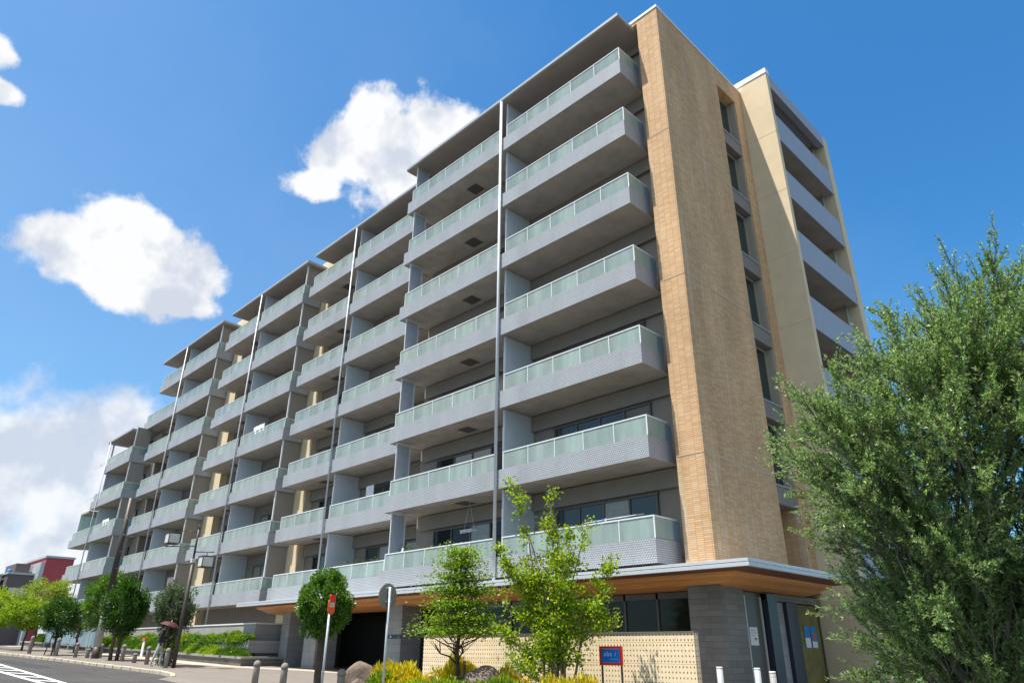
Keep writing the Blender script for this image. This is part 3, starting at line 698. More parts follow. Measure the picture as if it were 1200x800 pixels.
def limbs(mb, base, top, r0, r1, n=5, wob=.05, rg=rng, seg=7):
    b = np.array(base, float); t = np.array(top, float); pts = []; rr = []
    for i in range(n+1):
        f = i/n; o = rg.normal(size=3)*wob*(math.sin(math.pi*f)+.15) if 0 < i else np.zeros(3)
        pts.append(tuple(b+(t-b)*f+o)); rr.append(r0+(r1-r0)*f)
    mb.tube(pts, rr, seg); return pts
def round_tree(label, base, cz, r, leafm, n, ln, wd, seed, cat='tree', tr=.06, bark='bark', stems=1, group=None, clumps=60, shell=.55, name='street_tree', ivy=False, stakes=False, cl=.28):
    rg = np.random.default_rng(seed)
    t = thing(name, label, cat, base, group)
    mb = MB()
    for s_ in range(stems):
        o = (rg.normal(size=3)*.10) if stems > 1 else np.zeros(3)
        limbs(mb, (o[0], o[1], -.05), (o[0]*1.4, o[1]*1.4, cz-r[2]*.35), tr, tr*.7, 6, .025, rg)
    for i in range(9):
        u = unit(1, rg)[0]; u[2] = abs(u[2])*.8-.1
        limbs(mb, (0, 0, cz-r[2]*(.75-.07*i)), (u[0]*r[0]*.85, u[1]*r[1]*.85, cz+u[2]*r[2]*.85), tr*.5, tr*.14, 4, .05, rg, 5)
    mb.build('trunk', M[bark], t)
    P, D = ell_crown(rg, n, (0, 0, cz), r, clumps, cl, shell)
    if ivy:
        m_ = n//5; a = rg.uniform(0, 6.28, m_); h = rg.uniform(0, cz-r[2]*.7, m_); q = (tr+.12*rg.random(m_))*(1.6-.5*h/(cz))
        P = np.vstack([P, np.stack([np.cos(a)*q, np.sin(a)*q, h], 1)]); D = np.vstack([D, np.stack([np.cos(a), np.sin(a), rg.normal(size=m_)*.5-.3], 1)])
    link('crown', leaf_mesh('crown', P, D, ln, wd, M[leafm], rg), t)
    if stakes:
        for a in (0.4, 2.5, 4.6):
            MB().tube([(math.cos(a)*.35, math.sin(a)*.35, -.05), (math.cos(a)*.12, math.sin(a)*.12, 1.25)], .03, 6).build('support_stake', M['bark'], t)
    return t

# street trees on the left, near to far
round_tree('round clipped dark green tree behind the small red sign post', (-5.38, -7.06, g(-5.38)+.02), 2.27, (.73, .73, .88), 'leaf_clip', 24000, .07, .04, 1, tr=.10, clumps=230, shell=.62, cl=.2, name='clipped_tree')
round_tree('grey green tree with an ivy clad trunk beside the dark lamp post', (-23.7, -4.05, g(-23.7)+.1), 2.45, (.98, .98, 1.25), 'leaf_grey', 10000, .10, .05, 2, tr=.09, clumps=90, shell=.5, ivy=True)
round_tree('ball shaped dark green tree just right of the concrete utility pole', (-29.9, -4.25, g(-29.9)+.1), 2.42, (1.12, 1.12, 1.55), 'leaf_dark', 17000, .11, .06, 3, tr=.10, clumps=120, shell=.6, cl=.27, stems=2)
round_tree('taller loose green tree rising behind the utility pole', (-36.3, -3.4, g(-36.3)+.1), 2.9, (1.35, 1.35, 1.75), 'leaf_mid', 8000, .14, .08, 4, tr=.08, clumps=60)
round_tree('thin grey leaved tree left of the utility pole', (-42.3, -2.9, g(-42.3)+.1), 2.15, (1.35, 1.35, 1.15), 'leaf_grey', 6000, .13, .06, 5, tr=.08, clumps=60)
round_tree('dark green young tree held by wooden stakes', (-37.7, -5.25, g(-37.7)+.1), 2.02, (1.05, 1.05, 1.10), 'leaf_dark', 8000, .12, .06, 6, tr=.05, clumps=90, stakes=True)
round_tree('yellow green tree nearest the left edge of the pavement row', (-46.6, -4.9, g(-46.6)+.1), 2.3, (1.75, 1.75, 1.0), 'leaf_lime', 8000, .15, .08, 7, tr=.07, clumps=70)
round_tree('yellow green tree at the far left edge of the street', (-50.5, -6.2, g(-50.5)+.1), 2.25, (1.7, 1.7, .9), 'leaf_lime', 6000, .16, .08, 8, tr=.07, clumps=60)
round_tree('pale spreading tree in front of the red building', (-57, -2.1, g(-57)+.1), 3.4, (2.2, 2.2, 1.75), 'leaf_pale', 9000, .18, .08, 9, tr=.11, clumps=80)
round_tree('mid green tree in front of the dark brown building', (-58.5, -5.0, g(-58.5)+.1), 2.75, (2.2, 2.2, 1.5), 'leaf_bright', 8000, .18, .09, 10, tr=.1, clumps=80)

# layered tree in the bed
def layered_tree():
    rg = np.random.default_rng(21)
    base = Vector((-3.52, -4.15, g(-3.5)))
    t = thing('layered_tree', 'small dark trunked tree with flat layered foliage in the garden bed', 'tree', base)
    mb = MB(); limbs(mb, (0, 0, 0), (.02, 0, 3.7), .075, .018, 9, .02, rg)
    P = []; D = []
    tiers = [(1.72, 1.0, 0.16), (2.02, .95, .15), (2.35, .80, .15), (2.72, .82, .16), (3.05, .60, .15), (3.38, .42, .16), (3.68, .34, .16)]
    for z, r_, th in tiers:
        nb = 7
        for i in range(nb):
            a = 2*math.pi*i/nb+rg.uniform(-.35, .35)+z*3; rr = r_*rg.uniform(.65, 1.1)
            z0 = z-.28-.15*rr; tip = (math.cos(a)*rr, math.sin(a)*rr, z+rg.uniform(-.12, .10))
            limbs(mb, (0, 0, z0), tip, .022, .006, 5, .03, rg, 5)
            n = int(330*rr+80)
            f = rg.random(n)**.6
            c = np.array(tip)*0+np.outer(f, np.array([tip[0], tip[1], 0]))+np.array([0, 0, z])
            sp = .15+.15*f
            p = c+np.stack([rg.normal(size=n)*sp, rg.normal(size=n)*sp, rg.normal(size=n)*th*.52], 1)
            P.append(p); D.append(np.stack([rg.normal(size=n)+math.cos(a)*.6, rg.normal(size=n)+math.sin(a)*.6, rg.normal(size=n)*.35+.25], 1))
    # two bare lower limbs
    for a, rr in ((2.6, .75), (-.5, .7), (4.2, .6)):
        pp = [(0, 0, .92), (math.cos(a)*rr*.35, math.sin(a)*rr*.35, 1.12), (math.cos(a)*rr*.75, math.sin(a)*rr*.75, 1.18), (math.cos(a)*rr, math.sin(a)*rr, 1.42)]
        mb.tube(pp, [.035, .025, .018, .01], 6)
        for q in range(4):
            s0 = Vector(pp[2])+Vector(rg.normal(size=3)*.05); mb.tube([pp[2], tuple(s0+Vector((math.cos(a+q-1.5)*.3, math.sin(a+q-1.5)*.3, .33)))], [.012, .005], 5)
    mb.build('trunk', M['bark'], t)
    link('crown', leaf_mesh('crown', np.vstack(P), np.vstack(D), .085, .046, M['leaf_fresh'], rg, .6), t)
    MB().tube([(.42, -.12, -.1), (.42, -.12, 1.02)], .04, 8).tube([(-.15, .05, .62), (.5, -.14, .66)], .03, 8).build('support_stake', M['bark'], t)
layered_tree()
# bright multi-stemmed tree
def multistem_tree():
    rg = np.random.default_rng(31)
    base = np.array([-.22, -3.93, g(-.2)])
    t = thing('multi_stem_tree', 'bright yellow green multi stemmed tree in front of the perforated wall', 'tree', tuple(base))
    mb = MB(); P = []; D = []
    tips = [(-.98, -4.65, 5.5), (-.38, -4.05, 5.35), (.39, -3.4, 4.6), (.80, -3.05, 3.75), (-1.27, -4.94, 3.95), (-.75, -4.45, 4.5), (.1, -3.7, 4.3), (-.3, -3.9, 4.6), (-1.0, -4.3, 3.6), (.25, -4.2, 3.6), (-.6, -3.5, 3.9)]
    stems = []
    for i, tp in enumerate(tips):
        tp = np.array(tp)-base; s0 = np.array([rg.uniform(-.22, .22), rg.uniform(-.18, .18), -.05])
        mid = s0+(tp-s0)*.5; mid[:2] = s0[:2]+(tp[:2]-s0[:2])*.3
        pts = [s0+(mid-s0)*f for f in (0, .5, 1)]+[mid+(tp-mid)*f for f in (.35, .7, 1)]
        pts = [p+rg.normal(size=3)*.02 for p in pts]
        mb.tube([tuple(p) for p in pts], [.034, .03, .024, .017, .011, .005], 6); stems.append(pts)
    side = [((0.88, -3.01, 2.41), .55), ((-1.28, -4.95, 2.1), .6), ((-1.1, -4.8, 2.7), .6), ((-1.0, -4.7, 3.3), .5), ((.72, -3.14, 3.0), .5), ((-1.15, -4.2, 1.7), .5), ((-.9, -4.9, 1.5), .5), ((.5, -3.3, 2.6), .5), ((-1.2, -4.9, 3.7), .4)]
    for tp, f in side:
        tp = np.array(tp)-base; st = stems[rg.integers(len(stems))]; s0 = np.array([0, 0, max(.5, tp[2]-.9)])
        pts = [s0+(tp-s0)*q+np.array([0, 0, -.08*math.sin(math.pi*q)]) for q in (0, .33, .66, 1)]
        mb.tube([tuple(p) for p in pts], [.014, .011, .008, .004], 5); stems.append([s0]+pts)
    for si_, pts in enumerate(stems):
        Q = np.array(pts)
        seg = np.linalg.norm(np.diff(Q, axis=0), axis=1); cum = np.r_[0, np.cumsum(seg)]
        nt_ = 26 if si_ < len(tips) else 12
        for j in range(nt_):
            f = rg.uniform(.26 if si_ < len(tips) else .35, 1.0); d = f*cum[-1]
            p = np.array([np.interp(d, cum, Q[:, c_]) for c_ in range(3)])
            L_ = (.62*(1-f)+.14)*rg.uniform(.6, 1.2); a = rg.uniform(0, 6.28)
            dr = np.array([math.cos(a), math.sin(a), rg.uniform(.05, .8)]); dr /= np.linalg.norm(dr); e = p+dr*L_
            mb.tube([tuple(p), tuple(e)], [.006, .003], 4, False)
            n = int(28+36*L_); ff = rg.random(n)
            P.append(p+np.outer(ff, e-p)+rg.normal(size=(n, 3))*(.055+.04*ff)[:, None]); D.append(unit(n, rg)*.8+dr*.7+np.array([0, 0, .0]))
    mb.build('trunk', M['bark_pale'], t)
    link('crown', leaf_mesh('crown', np.vstack(P), np.vstack(D), .085, .055, M['leaf_bright'], rg, .35), t)
multistem_tree()
# large feathery tree on the right
def olive_tree():
    rg = np.random.default_rng(41)
    base = np.array([8.95, -6.6, g(8.95)])
    t = thing('feathery_tree', 'big feathery olive green tree filling the right side', 'tree', tuple(base))
    lobes = [((9.15, -6.65, 3.6), (1.75, 1.6, 1.7), 2.2), ((8.78, -7.05, 3.8), (.85, .8, .85), 1.0), ((8.30, -7.4, 3.95), (.55, .55, .6), .5), ((9.5, -6.55, 4.7), (1.25, 1.2, 1.15), 1.5),
             ((10.0, -6.3, 5.25), (.95, .9, .95), 1.0), ((9.45, -6.75, 4.75), (.8, .8, .8), .8), ((10.9, -6.0, 5.1), (1.1, 1.0, 1.1), 1.1), ((9.0, -5.9, 2.0), (1.3, 1.2, 1.5), 2.4), ((9.7, -5.6, 2.3), (1.7, 1.5, 1.9), 2.8), ((9.9, -7.0, 4.3), (1.2, 1.0, .9), 1.4), ((8.6, -6.8, 1.6), (.60, .6, .9), .8), ((10.9, -5.6, 3.8), (1.6, 1.6, 2.2), 1.2), ((8.4, -7.35, 3.1), (.55, .55, .7), .5), ((8.75, -6.85, 1.15), (.75, .7, .85), 1.0), ((8.75, -6.9, 2.45), (.8, .75, .8), 1.0), ((9.4, -6.6, 1.4), (1.1, .9, 1.2), 1.6), ((10.3, -6.3, 2.4), (1.1, 1.0, 1.5), 1.6)]
    mb = MB()
    for i in range(4):
        o = rg.normal(size=2)*.12
        limbs(mb, (o[0], o[1], -.05), (o[0]*5-.2, o[1]*5, 2.4), .075, .045, 6, .05, rg)
    tw = MB(); P = []; D = []
    tot = sum(l[2] for l in lobes); NSP = 1350
    for c, r_, w in lobes:
        c = np.array(c)-base; r_ = np.array(r_)
        limbs(mb, (c[0]*.15, c[1]*.15, 1.0), tuple(c*np.array([.9, .9, 1])+np.array([0, 0, r_[2]*.3])), .05, .012, 6, .08, rg, 6)
        for j in range(int(w*1.6)+2):
            u = unit(1, rg)[0]; limbs(mb, tuple(c*.7), tuple(c+u*r_*.8), .02, .006, 5, .06, rg, 5)
        for j in range(int(NSP*w/tot)):          # feathery sprays: twigs set along a side branch
            u = unit(1, rg)[0]*(rg.random()**.40); p0 = c+u*r_*.80
            if p0[2] < .25: continue
            out = np.array([p0[0], p0[1], 0])*.35
            dr = u*.6+out+np.array([0, 0, rg.uniform(.35, 1.35)])+rg.normal(size=3)*.30; dr /= np.linalg.norm(dr)
            LS = rg.uniform(.6, 1.15); sag = np.array([0, 0, -1])*rg.uniform(0, .25)
            p1 = p0+dr*LS*.5; p2 = p0+dr*LS+sag*LS
            tw.tube([tuple(p0), tuple(p1), tuple(p2)], [.009, .006, .002], 4, False)
            for q in range(12):
                f = rg.uniform(.05, 1); b = p0+(p1-p0)*2*f if f < .5 else p1+(p2-p1)*(2*f-1)
                d2 = dr*1.0+unit(1, rg)[0]*.5; d2 /= np.linalg.norm(d2)
                P2, D2 = twig(tw, b, d2, rg.uniform(.18, .40), rg, 38); P.append(P2); D.append(D2)
    # whips standing out at the top and the left flank
    whips = [(1145, 290, 6.74), ]
    for (x, y, z), dr, L_ in [((10.08, -6.54, 5.67), (.05, 0, 1), .75), ((9.85, -6.6, 5.52), (-.12, 0, 1), .65), ((9.5, -6.7, 5.27), (-.10, 0, 1), .75), ((9.35, -6.8, 5.12), (-.25, 0, 1), .6), ((9.4, -6.8, 4.97), (-.2, -.05, 1), .7), ((9.05, -7.0, 4.72), (-.35, -.1, 1), .65), ((8.75, -7.15, 4.42), (-.5, -.1, 1), .55), ((10.35, -6.3, 5.82), (.15, 0, 1), .7), ((10.5, -6.1, 5.72), (.1, .1, 1), .6), ((9.7, -6.6, 5.42), (.08, 0, 1), .8), ((9.2, -6.8, 5.07), (.1, 0, 1), .55),
                           ((8.12, -7.44, 3.75), (-.8, -.2, .5), .5), ((8.07, -7.44, 3.50), (-.9, -.2, .25), .5), ((8.12, -7.49, 4.10), (-.7, -.2, .7), .5), ((8.27, -7.34, 4.30), (-.55, -.2, .85), .55), ((8.17, -7.44, 2.30), (-.8, -.2, .4), .55), ((8.17, -7.34, 1.90), (-.85, -.2, .3), .5), ((8.22, -7.24, 3.00), (-.85, -.2, .2), .5), ((8.37, -7.19, 4.60), (-.5, -.1, .9), .5)]:
        for q in range(3):
            P2, D2 = twig(tw, np.array((x, y, z))-base+rg.normal(size=3)*.05*q, np.array(dr)/np.linalg.norm(dr)+rg.normal(size=3)*.08*q, L_*rg.uniform(.8, 1.2), rg, 30); P.append(P2); D.append(D2)
    tk = mb; b0 = len(tk.v); tk.v += tw.v; tk.f += [tuple(i+b0 for i in f) for f in tw.f]; tk.sm += tw.sm
    tk.build('trunk', M['bark_pale'], t)
    link('crown', leaf_mesh('crown', np.vstack(P), np.vstack(D), .052, .0145, M['leaf_olive'], rg), t)
def twig(tw, p, dr, L_, rg, n=42):
    bend = rg.normal(size=3)*.15; e1 = p+dr*L_*.5; e2 = p+dr*L_+bend*L_*.5
    tw.tube([tuple(p), tuple(e1), tuple(e2)], [.006, .004, .0015], 3, False)
    f = rg.random(n)**.8
    q = np.where(f[:, None] < .5, p+(e1-p)*(f[:, None]*2), e1+(e2-e1)*((f[:, None]-.5)*2))
    D = dr*.75+unit(n, rg)*.75
    return q, D
olive_tree()

# shrubs: a few shared leaf meshes, each shrub a thing of its own
def shrub_mesh(seed, n, ln, wd, m, flat=.8):
    rg = np.random.default_rng(seed); u = unit(n, rg); u[:, 2] = np.abs(u[:, 2])
    lump = 1+.16*np.sin(u[:, 0]*5+seed)*np.sin(u[:, 1]*6)+.12*np.sin(u[:, 2]*9+seed*2)
    r_ = (rg.random(n)**.35)*lump
    P = u*r_[:, None]; P[:, 2] *= flat
    return leaf_mesh('foliage', P, u+unit(n, rg)*.8+np.array([0, 0, .35]), ln, wd, m, rg)
SH = {'lime': [shrub_mesh(s, 2600, .17, .09, M['leaf_lime']) for s in (1, 2, 3)], 'gold': [shrub_mesh(s, 2600, .15, .08, M['leaf_gold']) for s in (4, 5)],
      'green': [shrub_mesh(s, 2600, .16, .09, M['leaf_mid']) for s in (6, 7, 8)], 'bright': [shrub_mesh(s, 2600, .16, .08, M['leaf_bright']) for s in (9, 10)]}
STEM = MB().tube([(0, 0, -.25), (0, 0, .35)], .05, 6).tube([(0, 0, 0), (.3, .1, .5)], .025, 5).tube([(0, 0, 0), (-.25, .15, .5)], .025, 5).mesh('stem', M['bark'])
def shrub(kind, i, loc, r_, label, group):
    t = thing('shrub', label, 'shrub', loc, group, random.uniform(0, 6.28)); t.scale = r_
    link('foliage', SH[kind][i % len(SH[kind])], t); link('stem', STEM, t); return t
rr = random.Random(3)
x = -23.9; i = 0
while x > -62:
    w = rr.uniform(.42, .62)
    kind = 'lime' if rr.random() < .62 else 'bright'
    if rr.random() < .8: shrub(kind, i, (x, rr.uniform(-.26, -.18), 1.92), (w, .33, w*rr.uniform(.75, 1.05)), 'rounded yellow green shrub on the upper planting ledge', 'shrubs on the upper planting ledge')
    x -= w*rr.uniform(1.25, 2.2); i += 1
x = -22.9; i = 0
while x > -62:
    w = rr.uniform(.36, .55)
    shrub('green' if rr.random() < .7 else 'bright', i, (x, rr.uniform(-.80, -.72), g(x)+.42), (w, .34, w*rr.uniform(.9, 1.3)), 'low green shrub on the lower planting ledge', 'shrubs on the lower planting ledge')
    x -= w*rr.uniform(1.15, 1.6); i += 1
# trailing hedge hanging over the middle wall
def hedge():
    rg = np.random.default_rng(55); n = 26000
    P = np.stack([rg.uniform(-62, -23.3, n), -.43+rg.normal(size=n)*.09, 1.98+rg.normal(size=n)*.085+.05*np.sin(rg.uniform(0, 60, n))], 1)
    P[:, 2] += .07*np.sin(P[:, 0]*2.1)+.05*np.sin(P[:, 0]*5.3)
    t = thing('hedge', 'dark green trailing hedge along the middle terrace wall', 'hedge', (0, 0, 0))
    link('foliage', leaf_mesh('foliage', P, unit(n, rg)+np.array([0, -.5, .1]), .12, .06, M['leaf_mid'], rg), t)
hedge()
# garden bed in front of the screen wall
bed = MB(); pl = [(-8.4, -5.6), (2.4, -5.6), (2.4, -2.25), (-7.6, -2.25)]
bed.prism(pl, lambda x, y: g(x)-.05, lambda x, y: g(x)+.16); struct(bed.build('garden_bed', M['soil']))
def gb(x): return g(x)+.12
for i, (kind, x, y, w, h, lab) in enumerate([
    ('gold', -5.6, -4.6, .62, .78, 'golden shrub left of the layered tree, beside the first rock'), ('gold', -4.9, -4.7, .62, .72, 'bright yellow shrub at the foot of the layered tree'), ('lime', -5.2, -5.2, .5, .5, 'low lime shrub in front of the golden shrub'),
    ('gold', -4.4, -3.4, .55, .95, 'tall golden shrub behind the layered tree'), ('bright', -3.1, -4.9, .5, .45, 'bright green shrub below the stake of the layered tree'),
    ('gold', -2.7, -3.2, .5, .75, 'golden shrub between the tall rock and the perforated wall'), ('lime', -2.2, -4.7, .55, .5, 'lime shrub in front of the tall rock'), ('lime', -1.6, -4.4, .5, .6, 'lime shrub between the rocks'),
    ('green', -.8, -3.6, .45, .42, 'low green shrub at the foot of the multi stemmed tree'), ('gold', .2, -4.6, .55, .66, 'golden shrub below the multi stemmed tree'), ('gold', .75, -4.3, .5, .74, 'orange tinged golden shrub right of the multi stemmed tree'),
    ('gold', 1.2, -4.7, .5, .5, 'low yellow shrub at the right of the garden bed'), ('green', 1.25, -3.3, .6, .45, 'dark green shrub in the shade below the small red sign'), ('bright', -3.9, -5.2, .5, .42, 'small bright shrub in front of the layered tree')]):
    shrub(kind, i, (x, y, gb(x)), (w*1.12, w*1.12, h*1.25), lab, 'shrubs in the garden bed')
def rock(loc, s, seed, lab):
    import bmesh
    rg = np.random.default_rng(seed); bm = bmesh.new(); bmesh.ops.create_icosphere(bm, subdivisions=4, radius=1)
    A = unit(14, rg); o_ = rg.uniform(.62, .95, 14)
    for v in bm.verts:
        p = np.array(v.co); d = p/np.linalg.norm(p); m_ = 1.
        for a, k in zip(A, o_):
            c_ = d@a
            if c_ > .05: m_ = min(m_, k/c_)
        m_ += .03*math.sin(d[0]*9+seed)*math.sin(d[1]*8)*math.sin(d[2]*7+1)
        v.co = Vector(d*m_)
    me = bpy.data.meshes.new('rock'); bm.to_mesh(me); bm.free(); me.materials.append(M['rock'])
    for p in me.polygons: p.use_smooth = True
    o = link('rock', me, None, loc); o.scale = s; o.rotation_euler = (0, 0, seed); return tag(o, lab, 'rock', 'rocks in the garden bed')
rock((-7.0, -4.6, gb(-7)+.1), (.75, .6, .68), 1, 'brown boulder at the left end of the garden bed')
rock((-6.4, -5.2, gb(-6)+.05), (.35, .3, .36), 2, 'small grey boulder in front of the leftmost boulder')
rock((-2.55, -4.1, gb(-2)+.2), (.62, .5, .78), 3, 'tall brown boulder right of the layered tree')
rock((-1.0, -4.9, gb(-1)+.05), (.7, .45, .35), 4, 'flat low boulder in front of the multi stemmed tree')

# ------------------------------------------------------------ street furniture
def bollard_parts(t):
    MB().lathe([(.095, -.05), (.095, .60), (.088, .62)], (0, 0, 0), 18).build('post', M['bollard'], t)
    MB().lathe([(.10, .622), (.108, .64), (.105, .68), (.085, .73), (.05, .765), (.01, .775)], (0, 0, 0), 18).build('cap', M['bollard'], t)
bl = [(-10.4, -6.2, 1, 'round topped stone bollard left of the driveway, leftmost of the near three'), (-8.59, -6.25, 1, 'round topped stone bollard, middle one of the near three'), (-5.0, -6.62, 1, 'round topped stone bollard right of the clipped tree'),
      (-21.6, -4.75, 1.0, 'stone bollard at the foot of the dark lamp post'), (-24.9, -4.4, 1.0, 'stone bollard left of the ivy clad tree'), (-28.6, -4.3, 1.0, 'stone bollard right of the ball shaped tree'), (-26.7, -4.35, .55, 'short stone bollard stub between two taller bollards right of the ball shaped tree'),
      (-33.2, -4.0, .9, 'stone bollard just right of the concrete utility pole'), (-33.9, -5.0, .95, 'stone bollard left of the concrete utility pole'), (-33.0, -4.66, .6, 'short stone bollard stub in front of the concrete utility pole'), (-36.0, -5.42, 1.2, 'tall stone bollard right of the staked young tree'), (-40.2, -5.8, 1.25, 'tall stone bollard left of the staked young tree')]
t0 = None
for x, y, h, lab in bl:
    if t0 is None:
        t0 = thing('bollard', lab, 'bollard', (x, y, g(x)+.02), 'bollards along the kerb'); bollard_parts(t0); t = t0
    else:
        t = copy_tree(t0); t.location = (x, y, g(x)+(.1 if x < -15.6 else .02))
    t['label'] = lab; t.scale = (1, 1, h) if h < 1.3 else (1, 1, h)
    if h > 1.1: t.scale = (1.05, 1.05, h)
for i, (x, y, z, m, lab) in enumerate([(2.5, -1.58, 1.28, 'steel', 'slim pale metal bollard beside the right end of the perforated wall'), (3.0, -.81, 1.26, 'steel', 'slim pale metal bollard in front of the dark door'), (3.4, -.89, 1.2, 'stone_light', 'slim beige bollard nearest the feathery tree')]):
    t = thing('metal_bollard', lab, 'bollard', (x, y, g(x)+.02), 'slim bollards by the entrance'); h = z-g(x)
    MB().lathe([(.07, -.05), (.07, h-.04)], (0, 0, 0), 16).build('post', M[m], t)
    MB().lathe([(.072, h-.038), (.072, h-.01), (.06, h)], (0, 0, 0), 16).build('cap', M['rail'], t)
# round sign seen from behind
sg = thing('round_road_sign', 'round road sign seen from behind on a steel post', 'road sign', (-3.6, -6.35, g(-3.6)))
MB().tube([(0, 0, -.1), (0, 0, 2.68)], .03, 10).build('post', M['steel'], sg)
vx = Vector((-3.6, -6.35, 2.8))-CAM; va = math.atan2(vx.y, vx.x); 
nd = va+R(44)
dn = Vector((math.cos(nd), math.sin(nd), 0))
ds = MB().lathe([(.0, 0), (.29, 0), (.305, .006), (.305, .018), (.0, .02)], (0, 0, 0), 40).build('sign_disc', M['signback'], sg, tuple(Vector((0, 0, 2.47))+dn*.05))
ds.rotation_euler = dn.to_track_quat('Z', 'Y').to_euler()
ff = MB().lathe([(.0, .0), (.295, .0), (.295, .003)], (0, 0, 0), 40).build('sign_face', M['red'], sg, tuple(Vector((0, 0, 2.47))+dn*.072)); ff.rotation_euler = ds.rotation_euler
sd = Vector((-dn.y, dn.x, 0))
bk = MB()
for z in (2.35, 2.66): bk.obox(dn*.035+Vector((0, 0, z)), sd, dn, (0, 0, 1), .10, .012, .014)
bk.build('bracket', M['steel'], sg)
# small red and orange sign
RSX = -4.06
rs = thing('small_red_sign', 'small red and orange sign with white lettering on a steel post by the clipped tree', 'road sign', (RSX, -7.7, g(RSX)))
MB().tube([(0, 0, -.1), (0, 0, 2.2)], .028, 10).build('post', M['steel'], rs)
vx = Vector((RSX, -7.7, 2.6))-CAM; va = math.atan2(vx.y, vx.x)+math.pi+R(52); dn = Vector((math.cos(va), math.sin(va), 0)); sd = Vector((-dn.y, dn.x, 0))
def plate(w, z0, z1, cut, d):
    mb = MB(); pts = [(-w+cut, z0), (w-cut, z0), (w, z0+cut), (w, z1-cut), (w-cut, z1), (-w+cut, z1), (-w, z1-cut), (-w, z0+cut)]; n = len(pts)
    A = [sd*a+Vector((0, 0, b))+dn*d for a, b in pts]; Bv = [p+dn*.018 for p in A]
    mb.sheet(A+Bv, [tuple(range(n)), tuple(range(2*n-1, n-1, -1))]+[(i, (i+1) % n, n+(i+1) % n, n+i) for i in range(n)]); return mb
plate(.125, 2.0, 2.34, .07, .03).build('lower_plate', M['orange'], rs); plate(.105, 2.30, 2.44, .03, .05).build('upper_plate', M['red'], rs)
tm = MB()
for a in (-.095, -.03, .035):
    for zz, h, w in ((2.25, .011, .024), (2.215, .009, .020), (2.18, .011, .024)): tm.obox(sd*(a+.03)+Vector((0, 0, zz))+dn*.052, sd, dn, (0, 0, 1), w, .003, h)
    tm.obox(sd*(a+.03)+Vector((0, 0, 2.215))+dn*.052, sd, dn, (0, 0, 1), .006, .003, .05)
tm.build('lettering', M['paper'], rs)
# red and blue name sign in front of the screen wall
ns = thing('name_sign', 'small blue sign with white letters in a red frame on two thin posts', 'sign', (.57, -3.0, g(.57)))
MB().box(-.30, -.26, 0, .03, 0, 1.30).box(.26, .30, 0, .03, 0, 1.30).build('post', M['frame'], ns)
zc0 = 1.51-g(.57)
fr = MB().box(-.32, .32, -.03, .03, zc0-.20, zc0-.145).box(-.32, .32, -.03, .03, zc0+.145, zc0+.20).box(-.32, -.26, -.03, .03, zc0-.144, zc0+.144).box(.26, .32, -.03, .03, zc0-.144, zc0+.144); fr.build('frame', M['red'], ns)
MB().box(-.259, .259, -.018, .02, zc0-.143, zc0+.143).build('panel', M['blue'], ns)
def text(s, size, m, name, parent, loc, rot):
    cu = bpy.data.curves.new(name, 'FONT'); cu.body = s; cu.size = size; cu.align_x = 'CENTER'; cu.align_y = 'CENTER'; cu.extrude = .002
    cu.space_character = 1.25
    o = bpy.data.objects.new('tmp', cu); COL.objects.link(o); bpy.context.view_layer.update()
    me = bpy.data.meshes.new_from_object(o.evaluated_get(bpy.context.evaluated_depsgraph_get())); bpy.data.objects.remove(o)
    me.materials.clear(); me.materials.append(M[m]); q = link(name, me, parent, loc); q.rotation_euler = rot; return q
M['paleblue'] = mat('pale_blue_letters', (.55, .80, .95), .4)
text('aba i', .15, 'paleblue', 'lettering', ns, (-.02, -.022, zc0+.035), (R(90), 0, 0))
MB().box(-.02, .2, -.022, -.019, zc0-.075, zc0-.068).build('underline', M['paleblue'], ns)
# dark lamp post with two lanterns
lp = thing('street_lamp', 'dark brown lamp post carrying two square white lanterns', 'street lamp', (-21.6, -4.42, g(-21.6)+.1))
zz = g(-21.6)+.1
MB().tube([(0, 0, -.1), (0, 0, 4.3)], [.085, .075], 12).tube([(0, 0, 4.3), (0, 0, 5.7)], [.05, .045], 10).tube([(0, 0, 5.7), (0, 0, 5.9)], [.045, .01], 8).build('pole', M['polebrown'], lp)
MB().box(-.085, .085, -.085, .085, 4.25, 4.42).build('collar', M['lamp_white'], lp)
ad = Vector((.80, .60, 0))       # across the view, along the pavement's width
def lantern(c, s_):
    l = MB(); c = Vector(c)
    l.box(c.x-s_, c.x+s_, c.y-s_, c.y+s_, c.z-s_*.85, c.z+s_*.85)
    o = l.build('lantern', M['lamp_white'], lp, bevel=.01)
    e = MB()
    for a in (-1, 1):
        for b in (-1, 1): e.box(c.x+a*(s_+.006)-.015, c.x+a*(s_+.006)+.015, c.y+b*(s_+.006)-.015, c.y+b*(s_+.006)+.015, c.z-s_*.9, c.z+s_*.9)
    e.box(c.x-s_-.02, c.x+s_+.02, c.y-s_-.02, c.y+s_+.02, c.z-s_*.9-.03, c.z-s_*.9); e.box(c.x-s_-.02, c.x+s_+.02, c.y-s_-.02, c.y+s_+.02, c.z+s_*.9, c.z+s_*.9+.03)
    e.build('lantern_frame', M['polebrown'], o)
lc = -ad*1.22+Vector((0, 0, 5.32)); rc = ad*.62+Vector((0, 0, 4.28))
arm = MB()
arm.tube([(0, 0, 4.97), tuple(-ad*1.5+Vector((0, 0, 4.98)))], .022, 8); arm.tube([(0, 0, 5.60), tuple(-ad*.9+Vector((0, 0, 5.66)))], .016, 8)
arm.tube([(0, 0, 4.72), tuple(ad*.95+Vector((0, 0, 4.70)))], .022, 8); arm.tube([tuple(ad*.62+Vector((0, 0, 4.70))), tuple(ad*.62+Vector((0, 0, 4.5)))], .02, 8)
arm.build('arm', M['polebrown'], lp)
lantern(lc, .24); lantern(rc, .24)
